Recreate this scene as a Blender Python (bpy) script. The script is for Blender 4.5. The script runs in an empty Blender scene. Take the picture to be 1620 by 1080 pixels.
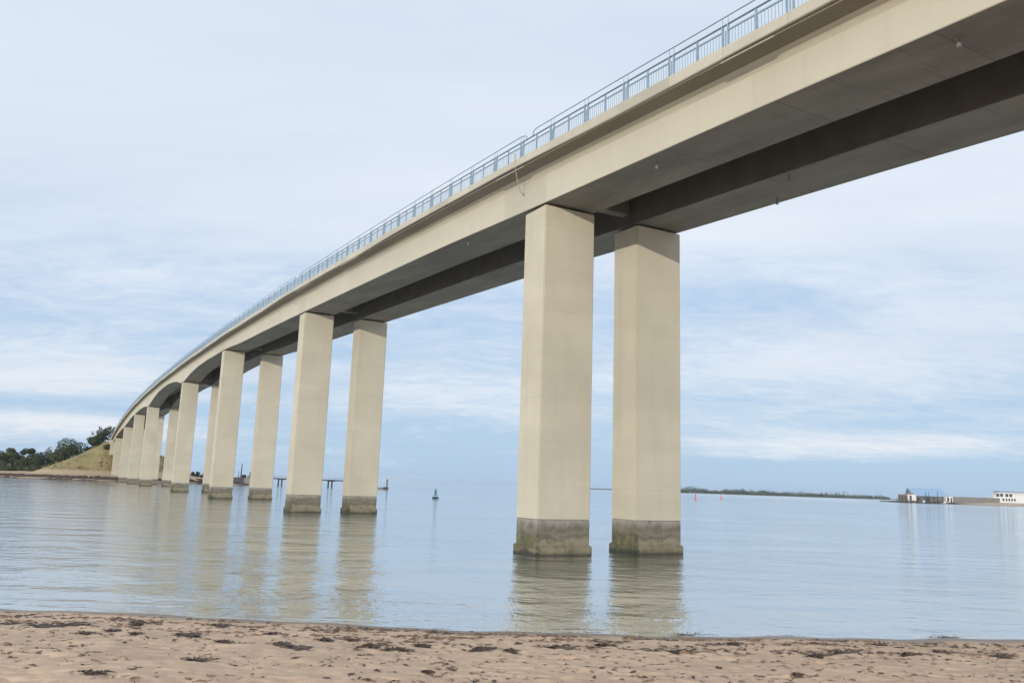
import bpy, bmesh, math, random
import numpy as np
from mathutils import Vector, Matrix, noise as mnoise

R = math.radians
scene = bpy.context.scene
COL = scene.collection
random.seed(7)
rng = np.random.default_rng(7)

# ------------------------------------------------------------------ camera
F_PX, H_CAM = 1283.8, 3.635
C_R = Vector((0.99945013, -0.00580446, 0.03264591))
C_U = Vector((-0.03315791, -0.17495877, 0.98401727))
C_F = Vector((0.0, 0.98455865, 0.17505503))
cam_d = bpy.data.cameras.new('camera')
cam_d.sensor_width = 36.0
cam_d.lens = F_PX / 1620.0 * 36.0
cam_d.clip_start = 0.1
cam_d.clip_end = 80000
cam = bpy.data.objects.new('camera', cam_d)
COL.objects.link(cam)
cam.matrix_world = Matrix(((C_R.x, C_U.x, -C_F.x, 0), (C_R.y, C_U.y, -C_F.y, 0),
                           (C_R.z, C_U.z, -C_F.z, H_CAM), (0, 0, 0, 1)))
scene.camera = cam


def at(px, py, Y):
    """world point seen at photo pixel (px, py) at forward distance Y (used to survey where things stand)"""
    d = C_F + C_R * ((px - 810) / F_PX) + C_U * ((540 - py) / F_PX)
    t = Y / d.y
    return Vector((d.x * t, Y, H_CAM + d.z * t))


def ground_at(px, Y):
    p = at(px, 768 + 0.033 * (px - 810), Y)
    return p.x, Y


# ------------------------------------------------------------------ helpers
class MB:
    def __init__(self):
        self.v, self.f, self.m, self.t = [], [], [], []

    def add(self, vs, fs, mi=0, tone=1.0):
        o = len(self.v)
        self.v.extend([tuple(p) for p in vs])
        for f in fs:
            self.f.append([i + o for i in f])
            self.m.append(mi)
            self.t.append(tone)

    def box(self, x0, x1, y0, y1, z0, z1, mi=0, tone=1.0, M=None):
        vs = [Vector((x, y, z)) for z in (z0, z1) for y in (y0, y1) for x in (x0, x1)]
        if M is not None:
            vs = [M @ p for p in vs]
        self.add(vs, [(0, 2, 3, 1), (4, 5, 7, 6), (0, 1, 5, 4), (2, 6, 7, 3), (0, 4, 6, 2), (1, 3, 7, 5)], mi, tone)

    def bar(self, a, b, wx, wz=None, mi=0, tone=1.0):
        """rectangular bar from a to b"""
        a, b = Vector(a), Vector(b)
        wz = wz or wx
        d = (b - a).normalized()
        s = d.cross(Vector((0, 0, 1)))
        s = Vector((1, 0, 0)) if s.length < 1e-4 else s.normalized()
        u = s.cross(d).normalized()
        vs = []
        for p in (a, b):
            for i, j in ((-1, -1), (1, -1), (1, 1), (-1, 1)):
                vs.append(p + s * (i * wx / 2) + u * (j * wz / 2))
        self.add(vs, [(0, 1, 2, 3), (7, 6, 5, 4), (0, 4, 5, 1), (1, 5, 6, 2), (2, 6, 7, 3), (3, 7, 4, 0)], mi, tone)

    def tube(self, pts, rad, n=6, mi=0, cap=True, tone=1.0):
        pts = [Vector(p) for p in pts]
        rads = rad if isinstance(rad, (list, tuple)) else [rad] * len(pts)
        vs, fs = [], []
        for i, p in enumerate(pts):
            d = (pts[min(i + 1, len(pts) - 1)] - pts[max(i - 1, 0)]).normalized()
            s = d.cross(Vector((0.13, 0.05, 1)))
            s = Vector((1, 0, 0)) if s.length < 1e-3 else s.normalized()
            u = s.cross(d)
            for k in range(n):
                a = 2 * math.pi * k / n
                vs.append(p + (s * math.cos(a) + u * math.sin(a)) * rads[i])
        for i in range(len(pts) - 1):
            for k in range(n):
                a, b = i * n + k, i * n + (k + 1) % n
                fs.append((a, b, b + n, a + n))
        if cap:
            fs.append(tuple(range(n))[::-1])
            fs.append(tuple(range((len(pts) - 1) * n, len(pts) * n)))
        self.add(vs, fs, mi, tone)

    def lathe(self, prof, c=(0, 0, 0), n=14, mi=0):
        vs, fs = [], []
        for r_, z in prof:
            for k in range(n):
                a = 2 * math.pi * k / n
                vs.append((c[0] + r_ * math.cos(a), c[1] + r_ * math.sin(a), c[2] + z))
        for i in range(len(prof) - 1):
            for k in range(n):
                a, b = i * n + k, i * n + (k + 1) % n
                fs.append((a, b, b + n, a + n))
        fs.append(tuple(range(n))[::-1])
        fs.append(tuple(range((len(prof) - 1) * n, len(prof) * n)))
        self.add(vs, fs, mi)

    def mesh(self, name, mats, smooth=None):
        me = bpy.data.meshes.new(name)
        me.from_pydata(self.v, [], self.f)
        for m in (mats if isinstance(mats, (list, tuple)) else [mats]):
            me.materials.append(m)
        if any(self.m):
            me.polygons.foreach_set('material_index', self.m)
        if any(t != 1.0 for t in self.t):
            ca = me.color_attributes.new('tone', 'FLOAT_COLOR', 'CORNER')
            lt = np.zeros(len(me.loops))
            for p, t in zip(me.polygons, self.t):
                lt[p.loop_start:p.loop_start + p.loop_total] = t
            ca.data.foreach_set('color', np.stack([lt, lt, lt, np.ones_like(lt)], 1).ravel().astype(np.float32))
        if smooth:
            me.shade_smooth()
            me.set_sharp_from_angle(angle=R(smooth))
        me.update()
        return me

    def build(self, name, mats, parent=None, smooth=None):
        o = bpy.data.objects.new(name, self.mesh(name, mats, smooth))
        COL.objects.link(o)
        if parent:
            o.parent = parent
        return o


def tag(o, label=None, cat=None, group=None, kind=None):
    if label: o['label'] = label
    if cat: o['category'] = cat
    if group: o['group'] = group
    if kind: o['kind'] = kind
    return o


def empty(name, loc=(0, 0, 0), rz=0.0):
    o = bpy.data.objects.new(name, None)
    COL.objects.link(o)
    o.location = loc
    o.rotation_euler = (0, 0, rz)
    o.empty_display_size = 0.5
    return o


def np_obj(name, V, Fq, mat, smooth=False, parent=None):
    me = bpy.data.meshes.new(name)
    V = np.asarray(V, np.float32)
    Fq = np.asarray(Fq, np.int32)
    k = Fq.shape[1]
    me.vertices.add(len(V)); me.vertices.foreach_set('co', V.ravel())
    me.loops.add(Fq.size); me.loops.foreach_set('vertex_index', Fq.ravel())
    me.polygons.add(len(Fq))
    me.polygons.foreach_set('loop_start', np.arange(0, Fq.size, k, dtype=np.int32))
    me.polygons.foreach_set('loop_total', np.full(len(Fq), k, np.int32))
    me.materials.append(mat)
    me.update(calc_edges=True)
    me.validate()
    if smooth: me.shade_smooth()
    o = bpy.data.objects.new(name, me)
    COL.objects.link(o)
    if parent: o.parent = parent
    return o


def grid_obj(name, X, Y, Z, mat, smooth=True):
    n, m = X.shape
    V = np.stack([X, Y, Z], -1).reshape(-1, 3)
    i = np.arange(n * m).reshape(n, m)
    Fq = np.stack([i[:-1, :-1], i[:-1, 1:], i[1:, 1:], i[1:, :-1]], -1).reshape(-1, 4)
    return np_obj(name, V, Fq, mat, smooth)


_TAB = {}


def vnoise(X, Y, seed=0):
    """smooth value noise on arrays"""
    if seed not in _TAB:
        _TAB[seed] = np.random.default_rng(seed).random((256, 256))
    T = _TAB[seed]
    xi, yi = np.floor(X).astype(int), np.floor(Y).astype(int)
    fx, fy = X - xi, Y - yi
    fx = fx * fx * (3 - 2 * fx); fy = fy * fy * (3 - 2 * fy)
    a = T[xi % 256, yi % 256]; b = T[(xi + 1) % 256, yi % 256]
    c = T[xi % 256, (yi + 1) % 256]; d = T[(xi + 1) % 256, (yi + 1) % 256]
    return (a * (1 - fx) + b * fx) * (1 - fy) + (c * (1 - fx) + d * fx) * fy


def fbm(X, Y, seed=0, octs=4):
    s, a, t = 0, 1.0, 0
    for k in range(octs):
        s = s + a * vnoise(X * 2 ** k + 17.3 * k, Y * 2 ** k + 9.1 * k, seed + k); t += a; a *= 0.5
    return s / t


# ------------------------------------------------------------------ materials
class NT:
    """tiny node-tree builder"""
    def __init__(self, tree):
        self.t = tree; self.n = tree.nodes; self.l = tree.links
        self.n.clear()

    def new(self, typ, **kw):
        n = self.n.new(typ)
        for k, v in kw.items():
            setattr(n, k, v)
        return n

    def link(self, a, b): self.l.new(a, b)

    def val(self, sock, v):
        if isinstance(v, bpy.types.NodeSocket): self.l.new(v, sock)
        else: sock.default_value = v

    def math(self, op, a, b=None, c=None, clamp=False):
        n = self.new('ShaderNodeMath', operation=op, use_clamp=clamp)
        self.val(n.inputs[0], a)
        if b is not None: self.val(n.inputs[1], b)
        if c is not None: self.val(n.inputs[2], c)
        return n.outputs[0]

    def noise(self, vec, scale, detail=4, rough=0.5, dist=0.0):
        n = self.new('ShaderNodeTexNoise')
        if vec is not None: self.link(vec, n.inputs['Vector'])
        n.inputs['Scale'].default_value = scale; n.inputs['Detail'].default_value = detail
        n.inputs['Roughness'].default_value = rough; n.inputs['Distortion'].default_value = dist
        return n.outputs['Fac']

    def mapping(self, vec, scale=(1, 1, 1), loc=(0, 0, 0), rot=(0, 0, 0)):
        n = self.new('ShaderNodeMapping')
        self.link(vec, n.inputs['Vector'])
        n.inputs['Scale'].default_value = scale; n.inputs['Location'].default_value = loc
        n.inputs['Rotation'].default_value = rot
        return n.outputs[0]

    def ramp(self, fac, stops, interp='LINEAR'):
        n = self.new('ShaderNodeValToRGB')
        self.val(n.inputs[0], fac)
        e = n.color_ramp.elements
        n.color_ramp.interpolation = interp
        while len(e) < len(stops): e.new(0.5)
        for i, (p, c) in enumerate(stops):
            e[i].position = p
            e[i].color = (*c, 1) if isinstance(c, (tuple, list)) else (c, c, c, 1)
        return n.outputs[0]

    def mix(self, fac, a, b, mode='MIX'):
        n = self.new('ShaderNodeMix', data_type='RGBA', blend_type=mode)
        self.val(n.inputs[0], fac)
        for s, v in ((n.inputs[6], a), (n.inputs[7], b)):
            if isinstance(v, (tuple, list)): s.default_value = (*v, 1)
            else: self.val(s, v)
        return n.outputs[2]

    def shift(self, vec):
        oi = self.new('ShaderNodeObjectInfo').outputs['Random']
        n = self.new('ShaderNodeVectorMath', operation='ADD'); self.link(vec, n.inputs[0])
        c = self.new('ShaderNodeCombineXYZ')
        for k in range(3): self.link(self.math('MULTIPLY', oi, (37.0, 53.0, 3.0)[k]), c.inputs[k])
        self.link(c.outputs[0], n.inputs[1])
        return n.outputs[0]

    def sstep(self, x, a, b):
        n = self.new('ShaderNodeMapRange', interpolation_type='SMOOTHSTEP')
        self.val(n.inputs[0], x)
        n.inputs[1].default_value = a; n.inputs[2].default_value = b
        return n.outputs[0]


def material(name):
    m = bpy.data.materials.new(name)
    m.use_nodes = True
    t = NT(m.node_tree)
    out = t.new('ShaderNodeOutputMaterial')
    b = t.new('ShaderNodeBsdfPrincipled')
    t.link(b.outputs[0], out.inputs[0])
    return m, t, b


def simple(name, col, rough=0.7, var=0.25, scale=3.0, metal=0.0, bump=0.0, coord='Object'):
    m, t, b = material(name)
    tc = t.new('ShaderNodeTexCoord').outputs[coord]
    n = t.noise(tc, scale, 5, 0.6)
    lo = tuple(c * (1 - var) for c in col); hi = tuple(min(1, c * (1 + var)) for c in col)
    t.link(t.ramp(n, [(0.25, lo), (0.75, hi)]), b.inputs['Base Color'])
    b.inputs['Roughness'].default_value = rough
    b.inputs['Metallic'].default_value = metal
    if bump:
        bp = t.new('ShaderNodeBump'); bp.inputs['Strength'].default_value = bump
        bp.inputs['Distance'].default_value = 0.02
        t.link(t.noise(tc, scale * 6, 5), bp.inputs['Height'])
        t.link(bp.outputs[0], b.inputs['Normal'])
    return m


def concrete_paint(name, col, tone=False, dirt=0.12, streak=0.10, lifts=0.10):
    m, t, b = material(name)
    tc0 = t.new('ShaderNodeTexCoord').outputs['Object']
    tc = t.shift(tc0)
    big = t.noise(tc, 0.22, 4, 0.55)
    c = t.ramp(big, [(0.3, tuple(x * (1 - dirt) for x in col)), (0.7, tuple(x * (1 + dirt * 0.5) for x in col))])
    st = t.noise(t.mapping(tc, (1.6, 1.6, 0.07)), 1.0, 5, 0.6)      # rain streaks
    c = t.mix(t.math('MULTIPLY', t.sstep(st, 0.52, 0.75), streak * 2.5), c, tuple(x * 0.72 for x in col))
    hz = t.noise(t.mapping(tc, (0.05, 0.05, 0.55)), 1.0, 3, 0.5)     # pour lifts
    c = t.mix(t.math('MULTIPLY', t.sstep(hz, 0.45, 0.56), lifts), c, tuple(x * 0.78 for x in col))
    if lifts > .12:
        sp = t.new('ShaderNodeSeparateXYZ'); t.link(tc0, sp.inputs[0])
        fr = t.math('ABSOLUTE', t.math('SUBTRACT', t.math('FRACT', t.math('DIVIDE', sp.outputs[2], 2.45)), .5))
        c = t.mix(t.math('MULTIPLY', t.math('SUBTRACT', 1.0, t.sstep(fr, .004, .018)), .16), c, tuple(x * 0.6 for x in col))
    fine = t.noise(tc, 9.0, 6, 0.65)
    c = t.mix(0.06, c, t.ramp(fine, [(0.3, 0.3), (0.7, 0.72)]), 'OVERLAY')
    if tone:
        a = t.new('ShaderNodeAttribute'); a.attribute_name = 'tone'
        c = t.mix(1.0, c, a.outputs['Color'], 'MULTIPLY')
    t.link(c, b.inputs['Base Color'])
    b.inputs['Roughness'].default_value = 0.75
    b.inputs['Specular IOR Level'].default_value = 0.3
    bp = t.new('ShaderNodeBump'); bp.inputs['Strength'].default_value = 0.25; bp.inputs['Distance'].default_value = 0.01
    t.link(t.noise(tc, 14.0, 6, 0.6), bp.inputs['Height'])
    t.link(bp.outputs[0], b.inputs['Normal'])
    return m


PAINT = (0.565, 0.508, 0.392)
M_paint = concrete_paint('column_paint', PAINT, lifts=.17)
M_girder = concrete_paint('girder_paint', (0.575, 0.525, 0.415), tone=True, dirt=0.05, streak=0.07)
M_fascia = concrete_paint('fascia_concrete', (0.54, 0.495, 0.40), tone=True, dirt=0.14, streak=0.14)


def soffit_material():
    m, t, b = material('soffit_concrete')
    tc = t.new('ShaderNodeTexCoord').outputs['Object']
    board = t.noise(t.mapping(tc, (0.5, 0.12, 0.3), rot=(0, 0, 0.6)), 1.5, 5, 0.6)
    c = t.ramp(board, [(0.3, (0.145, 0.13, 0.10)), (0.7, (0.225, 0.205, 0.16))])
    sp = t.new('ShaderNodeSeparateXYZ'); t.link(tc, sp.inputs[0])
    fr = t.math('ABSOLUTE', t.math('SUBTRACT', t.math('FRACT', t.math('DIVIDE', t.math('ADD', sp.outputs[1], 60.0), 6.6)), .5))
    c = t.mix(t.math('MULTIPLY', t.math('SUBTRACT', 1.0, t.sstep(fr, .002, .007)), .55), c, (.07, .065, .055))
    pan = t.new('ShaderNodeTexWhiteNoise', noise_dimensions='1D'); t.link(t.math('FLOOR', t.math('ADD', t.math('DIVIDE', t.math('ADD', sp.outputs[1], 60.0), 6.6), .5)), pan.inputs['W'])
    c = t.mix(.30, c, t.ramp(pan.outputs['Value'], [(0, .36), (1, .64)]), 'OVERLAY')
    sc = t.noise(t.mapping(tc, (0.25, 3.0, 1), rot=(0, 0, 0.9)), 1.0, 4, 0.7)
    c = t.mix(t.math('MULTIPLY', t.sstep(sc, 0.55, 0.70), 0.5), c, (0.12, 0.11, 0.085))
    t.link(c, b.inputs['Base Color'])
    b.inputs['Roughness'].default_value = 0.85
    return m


M_soffit = soffit_material()
M_web = simple('shaded_web_concrete', (0.10, 0.087, 0.07), .9, .2, .8)  # bare concrete darkened: shade between the girders is put into the colour
M_dark = simple('bearing_rubber', (0.03, 0.028, 0.025), 0.9)


def tidal_material():
    """bare concrete foot of the piers: weathered grey, tide bands, algae on the outer side"""
    m, t, b = material('tidal_concrete')
    tc = t.new('ShaderNodeTexCoord').outputs['Object']
    sep = t.new('ShaderNodeSeparateXYZ'); t.link(tc, sep.inputs[0])
    tc = t.shift(tc)
    z = sep.outputs[2]; x = sep.outputs[0]
    n1 = t.noise(tc, 0.9, 6, 0.65)
    n2 = t.noise(t.mapping(tc, (1.9, 1.9, 0.9)), 1.0, 6, 0.7)
    zz = t.math('ADD', z, t.math('MULTIPLY', t.math('SUBTRACT', n1, 0.5), 1.35))
    c = t.ramp(t.math('DIVIDE', t.math('ADD', zz, 0.3), 2.5), [
        (0.05, (0.085, 0.075, 0.045)), (0.28, (0.24, 0.205, 0.135)), (0.44, (0.26, 0.225, 0.155)),
        (0.52, (0.13, 0.115, 0.08)), (0.60, (0.20, 0.18, 0.135)), (0.74, (0.145, 0.125, 0.095)), (0.88, (0.20, 0.18, 0.145)), (1.0, (0.27, 0.25, 0.21))])
    zp = t.math('ADD', z, t.math('MULTIPLY', t.math('SUBTRACT', n2, 0.5), 1.1))
    c = t.mix(t.math('MULTIPLY', t.sstep(zp, 1.35, 2.0), 0.7), c, (0.38, 0.36, 0.31))
    # green weed: on the outer side (low local x), between the ledge and the paint
    side = t.math('SUBTRACT', 1.0, t.sstep(t.math('ADD', x, t.math('MULTIPLY', t.math('SUBTRACT', n1, 0.5), 0.9)), 0.05, 0.35))
    zband = t.math('MULTIPLY', t.sstep(zp, 0.1, 0.45), t.math('SUBTRACT', 1.0, t.sstep(zp, 0.75, 1.5)))
    gr = t.math('MULTIPLY', t.math('MULTIPLY', side, zband), 0.9)
    c = t.mix(gr, c, t.ramp(n2, [(0.35, (0.055, 0.055, 0.022)), (0.7, (0.16, 0.15, 0.065))]))
    lowgreen = t.math('MULTIPLY', t.math('SUBTRACT', 1.0, t.sstep(zz, 0.15, 0.55)), 0.65)
    c = t.mix(t.math('MULTIPLY', lowgreen, t.math('MULTIPLY', side, 1.35), clamp=True), c, (0.022, 0.03, 0.018))
    blot = t.noise(tc, 1.7, 5, 0.7, .6)
    c = t.mix(t.math('MULTIPLY', t.sstep(blot, .52, .66), .55), c, (0.085, 0.07, 0.045))
    c = t.mix(t.math('MULTIPLY', t.math('SUBTRACT', 1.0, t.sstep(blot, .34, .46)), .40), c, (0.29, 0.265, 0.205))
    c = t.mix(t.math('MULTIPLY', t.math('SUBTRACT', 1.0, t.sstep(z, 0.02, 0.22)), 0.75), c, (0.035, 0.033, 0.022))
    speck = t.noise(tc, 12, 4, 0.7)
    c = t.mix(t.math('MULTIPLY', t.sstep(speck, 0.62, 0.72), 0.35), c, (0.36, 0.34, 0.29))
    t.link(c, b.inputs['Base Color'])
    b.inputs['Roughness'].default_value = 0.7
    bp = t.new('ShaderNodeBump'); bp.inputs['Strength'].default_value = 0.6; bp.inputs['Distance'].default_value = 0.03
    t.link(t.noise(tc, 5.0, 6, 0.7), bp.inputs['Height'])
    t.link(bp.outputs[0], b.inputs['Normal'])
    return m


M_tidal = tidal_material()
M_rail = simple('blue_grey_rail_paint', (0.27, 0.36, 0.44), 0.45, 0.12, 4)
M_spout = simple('grimy_spout', (0.20, 0.185, 0.16), .7, .3, 8)
M_handrail = simple('dark_handrail_paint', (0.15, 0.20, 0.25), .4, .12, 4)
M_galv = simple('galvanised_pipe', (0.42, 0.38, 0.33), 0.5, 0.2, 6)


def water_material():
    m, t, b = material('tidal_water')
    g = t.new('ShaderNodeTexCoord').outputs['Object']
    silt = t.noise(t.mapping(g, (0.02, 0.05, 1)), 1.0, 4, 0.55)
    c = t.ramp(silt, [(0.35, (0.25, 0.24, 0.18)), (0.65, (0.29, 0.285, 0.225))])
    calm = t.noise(t.mapping(g, (0.03, 0.075, 1), rot=(0, 0, 0.1)), 1.0, 6, 0.65)
    n_sw = t.noise(t.mapping(g, (0.22, 0.34, 1), rot=(0, 0, 0.25)), 1.0, 3, 0.5)
    n_rp = t.noise(t.mapping(g, (1.5, 1.3, 1), rot=(0, 0, 0.35)), 1.0, 4, 0.55)
    n_fi = t.noise(t.mapping(g, (5.0, 3.6, 1), rot=(0, 0, -0.1)), 1.0, 3, 0.55)
    h = t.math('MULTIPLY', n_sw, 0.17)
    amp = t.ramp(calm, [(0.36, 0.22), (0.64, 1.0)])
    h = t.math('ADD', h, t.math('MULTIPLY', t.math('MULTIPLY', n_rp, amp), 0.085))
    h = t.math('ADD', h, t.math('MULTIPLY', t.math('MULTIPLY', n_fi, amp), 0.030))
    n_ti = t.noise(t.mapping(g, (17.0, 24.0, 1), rot=(0, 0, 0.3)), 1.0, 2, 0.6)
    h = t.math('ADD', h, t.math('MULTIPLY', n_ti, 0.003))
    bp = t.new('ShaderNodeBump'); bp.inputs['Strength'].default_value = 1.0; bp.inputs['Distance'].default_value = 1.0
    t.link(h, bp.inputs['Height'])
    dif = t.new('ShaderNodeBsdfDiffuse'); t.link(c, dif.inputs['Color'])
    glo = t.new('ShaderNodeBsdfGlossy'); glo.inputs['Color'].default_value = (.95, .975, 1, 1)
    sy = t.new('ShaderNodeSeparateXYZ'); t.link(g, sy.inputs[0])
    open_ = t.math('ADD', t.math('MULTIPLY', t.sstep(sy.outputs[1], 200.0, 900.0), .03), t.math('MULTIPLY', t.sstep(sy.outputs[0], 80.0, 400.0), .035))
    t.link(t.math('ADD', t.ramp(calm, [(0.35, 0.03), (0.65, 0.09)]), open_), glo.inputs['Roughness'])
    t.link(bp.outputs[0], glo.inputs['Normal']); t.link(bp.outputs[0], dif.inputs['Normal'])
    fr = t.new('ShaderNodeFresnel'); fr.inputs['IOR'].default_value = 1.34; t.link(bp.outputs[0], fr.inputs['Normal'])
    fac = t.math('ADD', t.math('MULTIPLY', fr.outputs[0], .48), .53, clamp=True)
    mx = t.new('ShaderNodeMixShader'); t.link(fac, mx.inputs[0]); t.link(dif.outputs[0], mx.inputs[1]); t.link(glo.outputs[0], mx.inputs[2])
    t.n.remove(b)
    out = [n for n in t.n if n.type == 'OUTPUT_MATERIAL'][0]
    t.link(mx.outputs[0], out.inputs[0])
    return m


M_water = water_material()


def sand_material(name, dry, wet, wet_lo, wet_hi):
    m, t, b = material(name)
    g = t.new('ShaderNodeTexCoord').outputs['Object']
    sep = t.new('ShaderNodeSeparateXYZ'); t.link(g, sep.inputs[0])
    n1 = t.noise(g, 0.7, 6, 0.65)
    n2 = t.noise(t.mapping(g, (2.0, 5.0, 3.0)), 1.0, 6, 0.7)
    c = t.ramp(n1, [(0.3, tuple(x * 0.84 for x in dry)), (0.7, tuple(min(1, x * 1.08) for x in dry))])
    c = t.mix(t.math('MULTIPLY', t.sstep(n2, 0.52, 0.72), 0.40), c, tuple(x * f for x, f in zip(dry, (0.72, 0.62, 0.56))))
    fine = t.noise(g, 60.0, 4, 0.7)
    c = t.mix(0.22, c, t.ramp(fine, [(0.3, 0.2), (0.7, 0.85)]), 'OVERLAY')
    zz = t.math('ADD', sep.outputs[2], t.math('MULTIPLY', t.math('SUBTRACT', n1, 0.5), 0.12))
    w = t.math('SUBTRACT', 1.0, t.sstep(zz, wet_lo, wet_hi))
    c = t.mix(w, c, wet)
    t.link(c, b.inputs['Base Color'])
    t.link(t.math('SUBTRACT', 0.92, t.math('MULTIPLY', w, 0.45)), b.inputs['Roughness'])
    bp = t.new('ShaderNodeBump'); bp.inputs['Strength'].default_value = 0.7; bp.inputs['Distance'].default_value = 0.03
    t.link(t.math('ADD', t.noise(g, 7.0, 6, 0.65), t.math('MULTIPLY', fine, 0.15)), bp.inputs['Height'])
    t.link(bp.outputs[0], b.inputs['Normal'])
    return m


M_sand = sand_material('beach_sand', (0.69, 0.485, 0.33), (0.27, 0.205, 0.15), 0.015, 0.11)


def leaf_material(name, dark, light, scale=0.6):
    m, t, b = material(name)
    g = t.new('ShaderNodeTexCoord').outputs['Object']
    n = t.noise(g, scale, 4, 0.65)
    oi = t.new('ShaderNodeNewGeometry').outputs['Random Per Island']
    f = t.math('ADD', t.math('MULTIPLY', n, 0.7), t.math('MULTIPLY', oi, 0.3))
    t.link(t.ramp(f, [(0.32, dark), (0.68, light)]), b.inputs['Base Color'])
    b.inputs['Roughness'].default_value = 0.65
    b.inputs['Specular IOR Level'].default_value = 0.25
    return m


M_leaf = {
    'dark': leaf_material('dark_evergreen_leaves', (0.028, 0.038, 0.022), (0.078, 0.095, 0.048)),
    'mid': leaf_material('mid_green_leaves', (0.045, 0.06, 0.025), (0.12, 0.135, 0.06)),
    'pale': leaf_material('pale_olive_leaves', (0.075, 0.09, 0.05), (0.17, 0.185, 0.10)),
    'grey': leaf_material('grey_green_leaves', (0.07, 0.085, 0.065), (0.15, 0.17, 0.12)),
    'far': leaf_material('far_wood_leaves', (0.045, 0.06, 0.04), (0.10, 0.12, 0.07), 0.05),
}
M_bark = simple('bark', (0.10, 0.08, 0.06), 0.9, 0.3, 2)


def dune_material():
    m, t, b = material('dune_grass_and_sand')
    g = t.new('ShaderNodeTexCoord').outputs['Object']
    sep = t.new('ShaderNodeSeparateXYZ'); t.link(g, sep.inputs[0])
    z = sep.outputs[2]
    n1 = t.noise(g, 0.16, 6, 0.65); n2 = t.noise(g, 0.9, 5, 0.7)
    grass = t.ramp(n1, [(0.30, (0.16, 0.145, 0.06)), (0.5, (0.30, 0.24, 0.105)), (0.7, (0.40, 0.305, 0.155))])
    grass = t.mix(t.math('MULTIPLY', t.sstep(n2, 0.5, 0.7), 0.5), grass, (0.13, 0.125, 0.055))
    zz = t.math('ADD', z, t.math('MULTIPLY', t.math('SUBTRACT', n2, 0.5), 2.6))
    sand = t.ramp(n2, [(0.3, (0.42, 0.31, 0.20)), (0.7, (0.55, 0.42, 0.28))])
    c = t.mix(t.sstep(zz, 3.6, 5.0), sand, grass)
    c = t.mix(t.math('SUBTRACT', 1.0, t.sstep(z, 0.1, 0.5)), c, (0.2, 0.15, 0.11))
    t.link(c, b.inputs['Base Color'])
    b.inputs['Roughness'].default_value = 0.95
    bp = t.new('ShaderNodeBump'); bp.inputs['Strength'].default_value = 0.9; bp.inputs['Distance'].default_value = 0.5
    t.link(n2, bp.inputs['Height']); t.link(bp.outputs[0], b.inputs['Normal'])
    return m


M_dune = dune_material()
M_weed = simple('brown_seaweed', (0.085, 0.058, 0.042), 0.6, 0.5, 9.0, bump=0.8)
M_weed_red = simple('dry_red_brown_seaweed', (0.22, 0.14, 0.095), 0.8, 0.5, 12.0)
M_wrack = simple('far_seaweed_bank', (0.07, 0.045, 0.035), 0.85, 0.5, 0.8)

# ------------------------------------------------------------------ the bridge
TH = 0.5014
BX, BY = 1.6849, 44.4339
UD = Vector((-math.sin(TH), math.cos(TH), 0)); VD = Vector((math.cos(TH), math.sin(TH), 0))
WU, WV, GAP = 2.346, 3.4, 6.533
ZB = 1.938
END_U, START_U = 404.0, -62.0
bridge = empty('road_bridge', (BX, BY, 0), TH)
tag(bridge, 'long beige concrete road bridge rising on paired square piers across the water', 'bridge')

DECK = [-0.1063316286138239, 0.6314759287201461, -2.5854806629638554, 6.5279055140776725, 22.001798224494706]


def zdeck(u):                       # underside of the fascia / deck slab
    if u < -15:                     # steady grade towards the near bank
        return zdeck(-15) + (u + 15) * 0.0705
    x = u / 100
    s = 0
    for c in DECK: s = s * x + c
    return s


SOF = [(-80, 14.7), (-62, 15.95), (-50, 16.75), (-26, 18.15), (-15.6, 18.82), (0, 19.72), (2.4, 19.86), (14.5, 20.62), (31.4, 21.47), (53, 22.5), (73.5, 23.42),
       (91, 24.13), (105.2, 24.92), (115, 25.15), (126, 25.40), (135, 25.42), (143.4, 25.2), (151.2, 24.72), (156.8, 24.34),
       (159.2, 24.36), (170.7, 25.62), (180.5, 26.3), (189, 26.62), (198, 26.68), (210, 26.5), (219.2, 25.94), (227.5, 25.2),
       (237.5, 24.32), (240, 24.4), (247, 24.85), (254.5, 25.15), (266, 25.28), (276, 25.15), (285.6, 24.91), (300, 24.6), (318, 23.6),
       (334.7, 22.68), (358, 21.9), (387.4, 20.56), (404, 17.6)]
SOF[-3:] = [(358, 21.9), (387.4, 20.1), (404, 18.3)]


def zsoff(u):
    # monotone cubic through the surveyed points
    k = 0
    while k < len(SOF) - 2 and u > SOF[k + 1][0]: k += 1
    (x0, y0), (x1, y1) = SOF[k], SOF[k + 1]
    def sl(i):
        if i <= 0 or i >= len(SOF) - 1: return (SOF[min(i + 1, len(SOF) - 1)][1] - SOF[max(i - 1, 0)][1]) / (SOF[min(i + 1, len(SOF) - 1)][0] - SOF[max(i - 1, 0)][0])
        a = (SOF[i][1] - SOF[i - 1][1]) / (SOF[i][0] - SOF[i - 1][0]); b_ = (SOF[i + 1][1] - SOF[i][1]) / (SOF[i + 1][0] - SOF[i][0])
        return 0 if a * b_ <= 0 else 2 * a * b_ / (a + b_)
    h = x1 - x0; tt = (u - x0) / h
    m0, m1 = sl(k) * h, sl(k + 1) * h
    y = (2 * tt ** 3 - 3 * tt ** 2 + 1) * y0 + (tt ** 3 - 2 * tt ** 2 + tt) * m0 + (-2 * tt ** 3 + 3 * tt ** 2) * y1 + (tt ** 3 - tt ** 2) * m1
    return min(y, zdeck(u) - 1.15)


PIERS = {'P': (-50.5, None), 'A': (0, 19.60), 'B': (52.80, 22.41), 'C': (105.23, 24.83), 'D': (156.76, 24.23), 'E': (237.54, 24.22),
         'F': (285.62, 24.81), 'G': (334.72, 22.58), 'H': (387.45, 19.9)}

us = sorted(set([START_U] + [float(x) for x in np.arange(-61, 404, 1.5)] + [END_U] +
                [p + d for p, _ in PIERS.values() for d in (0, WU)]))


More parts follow.
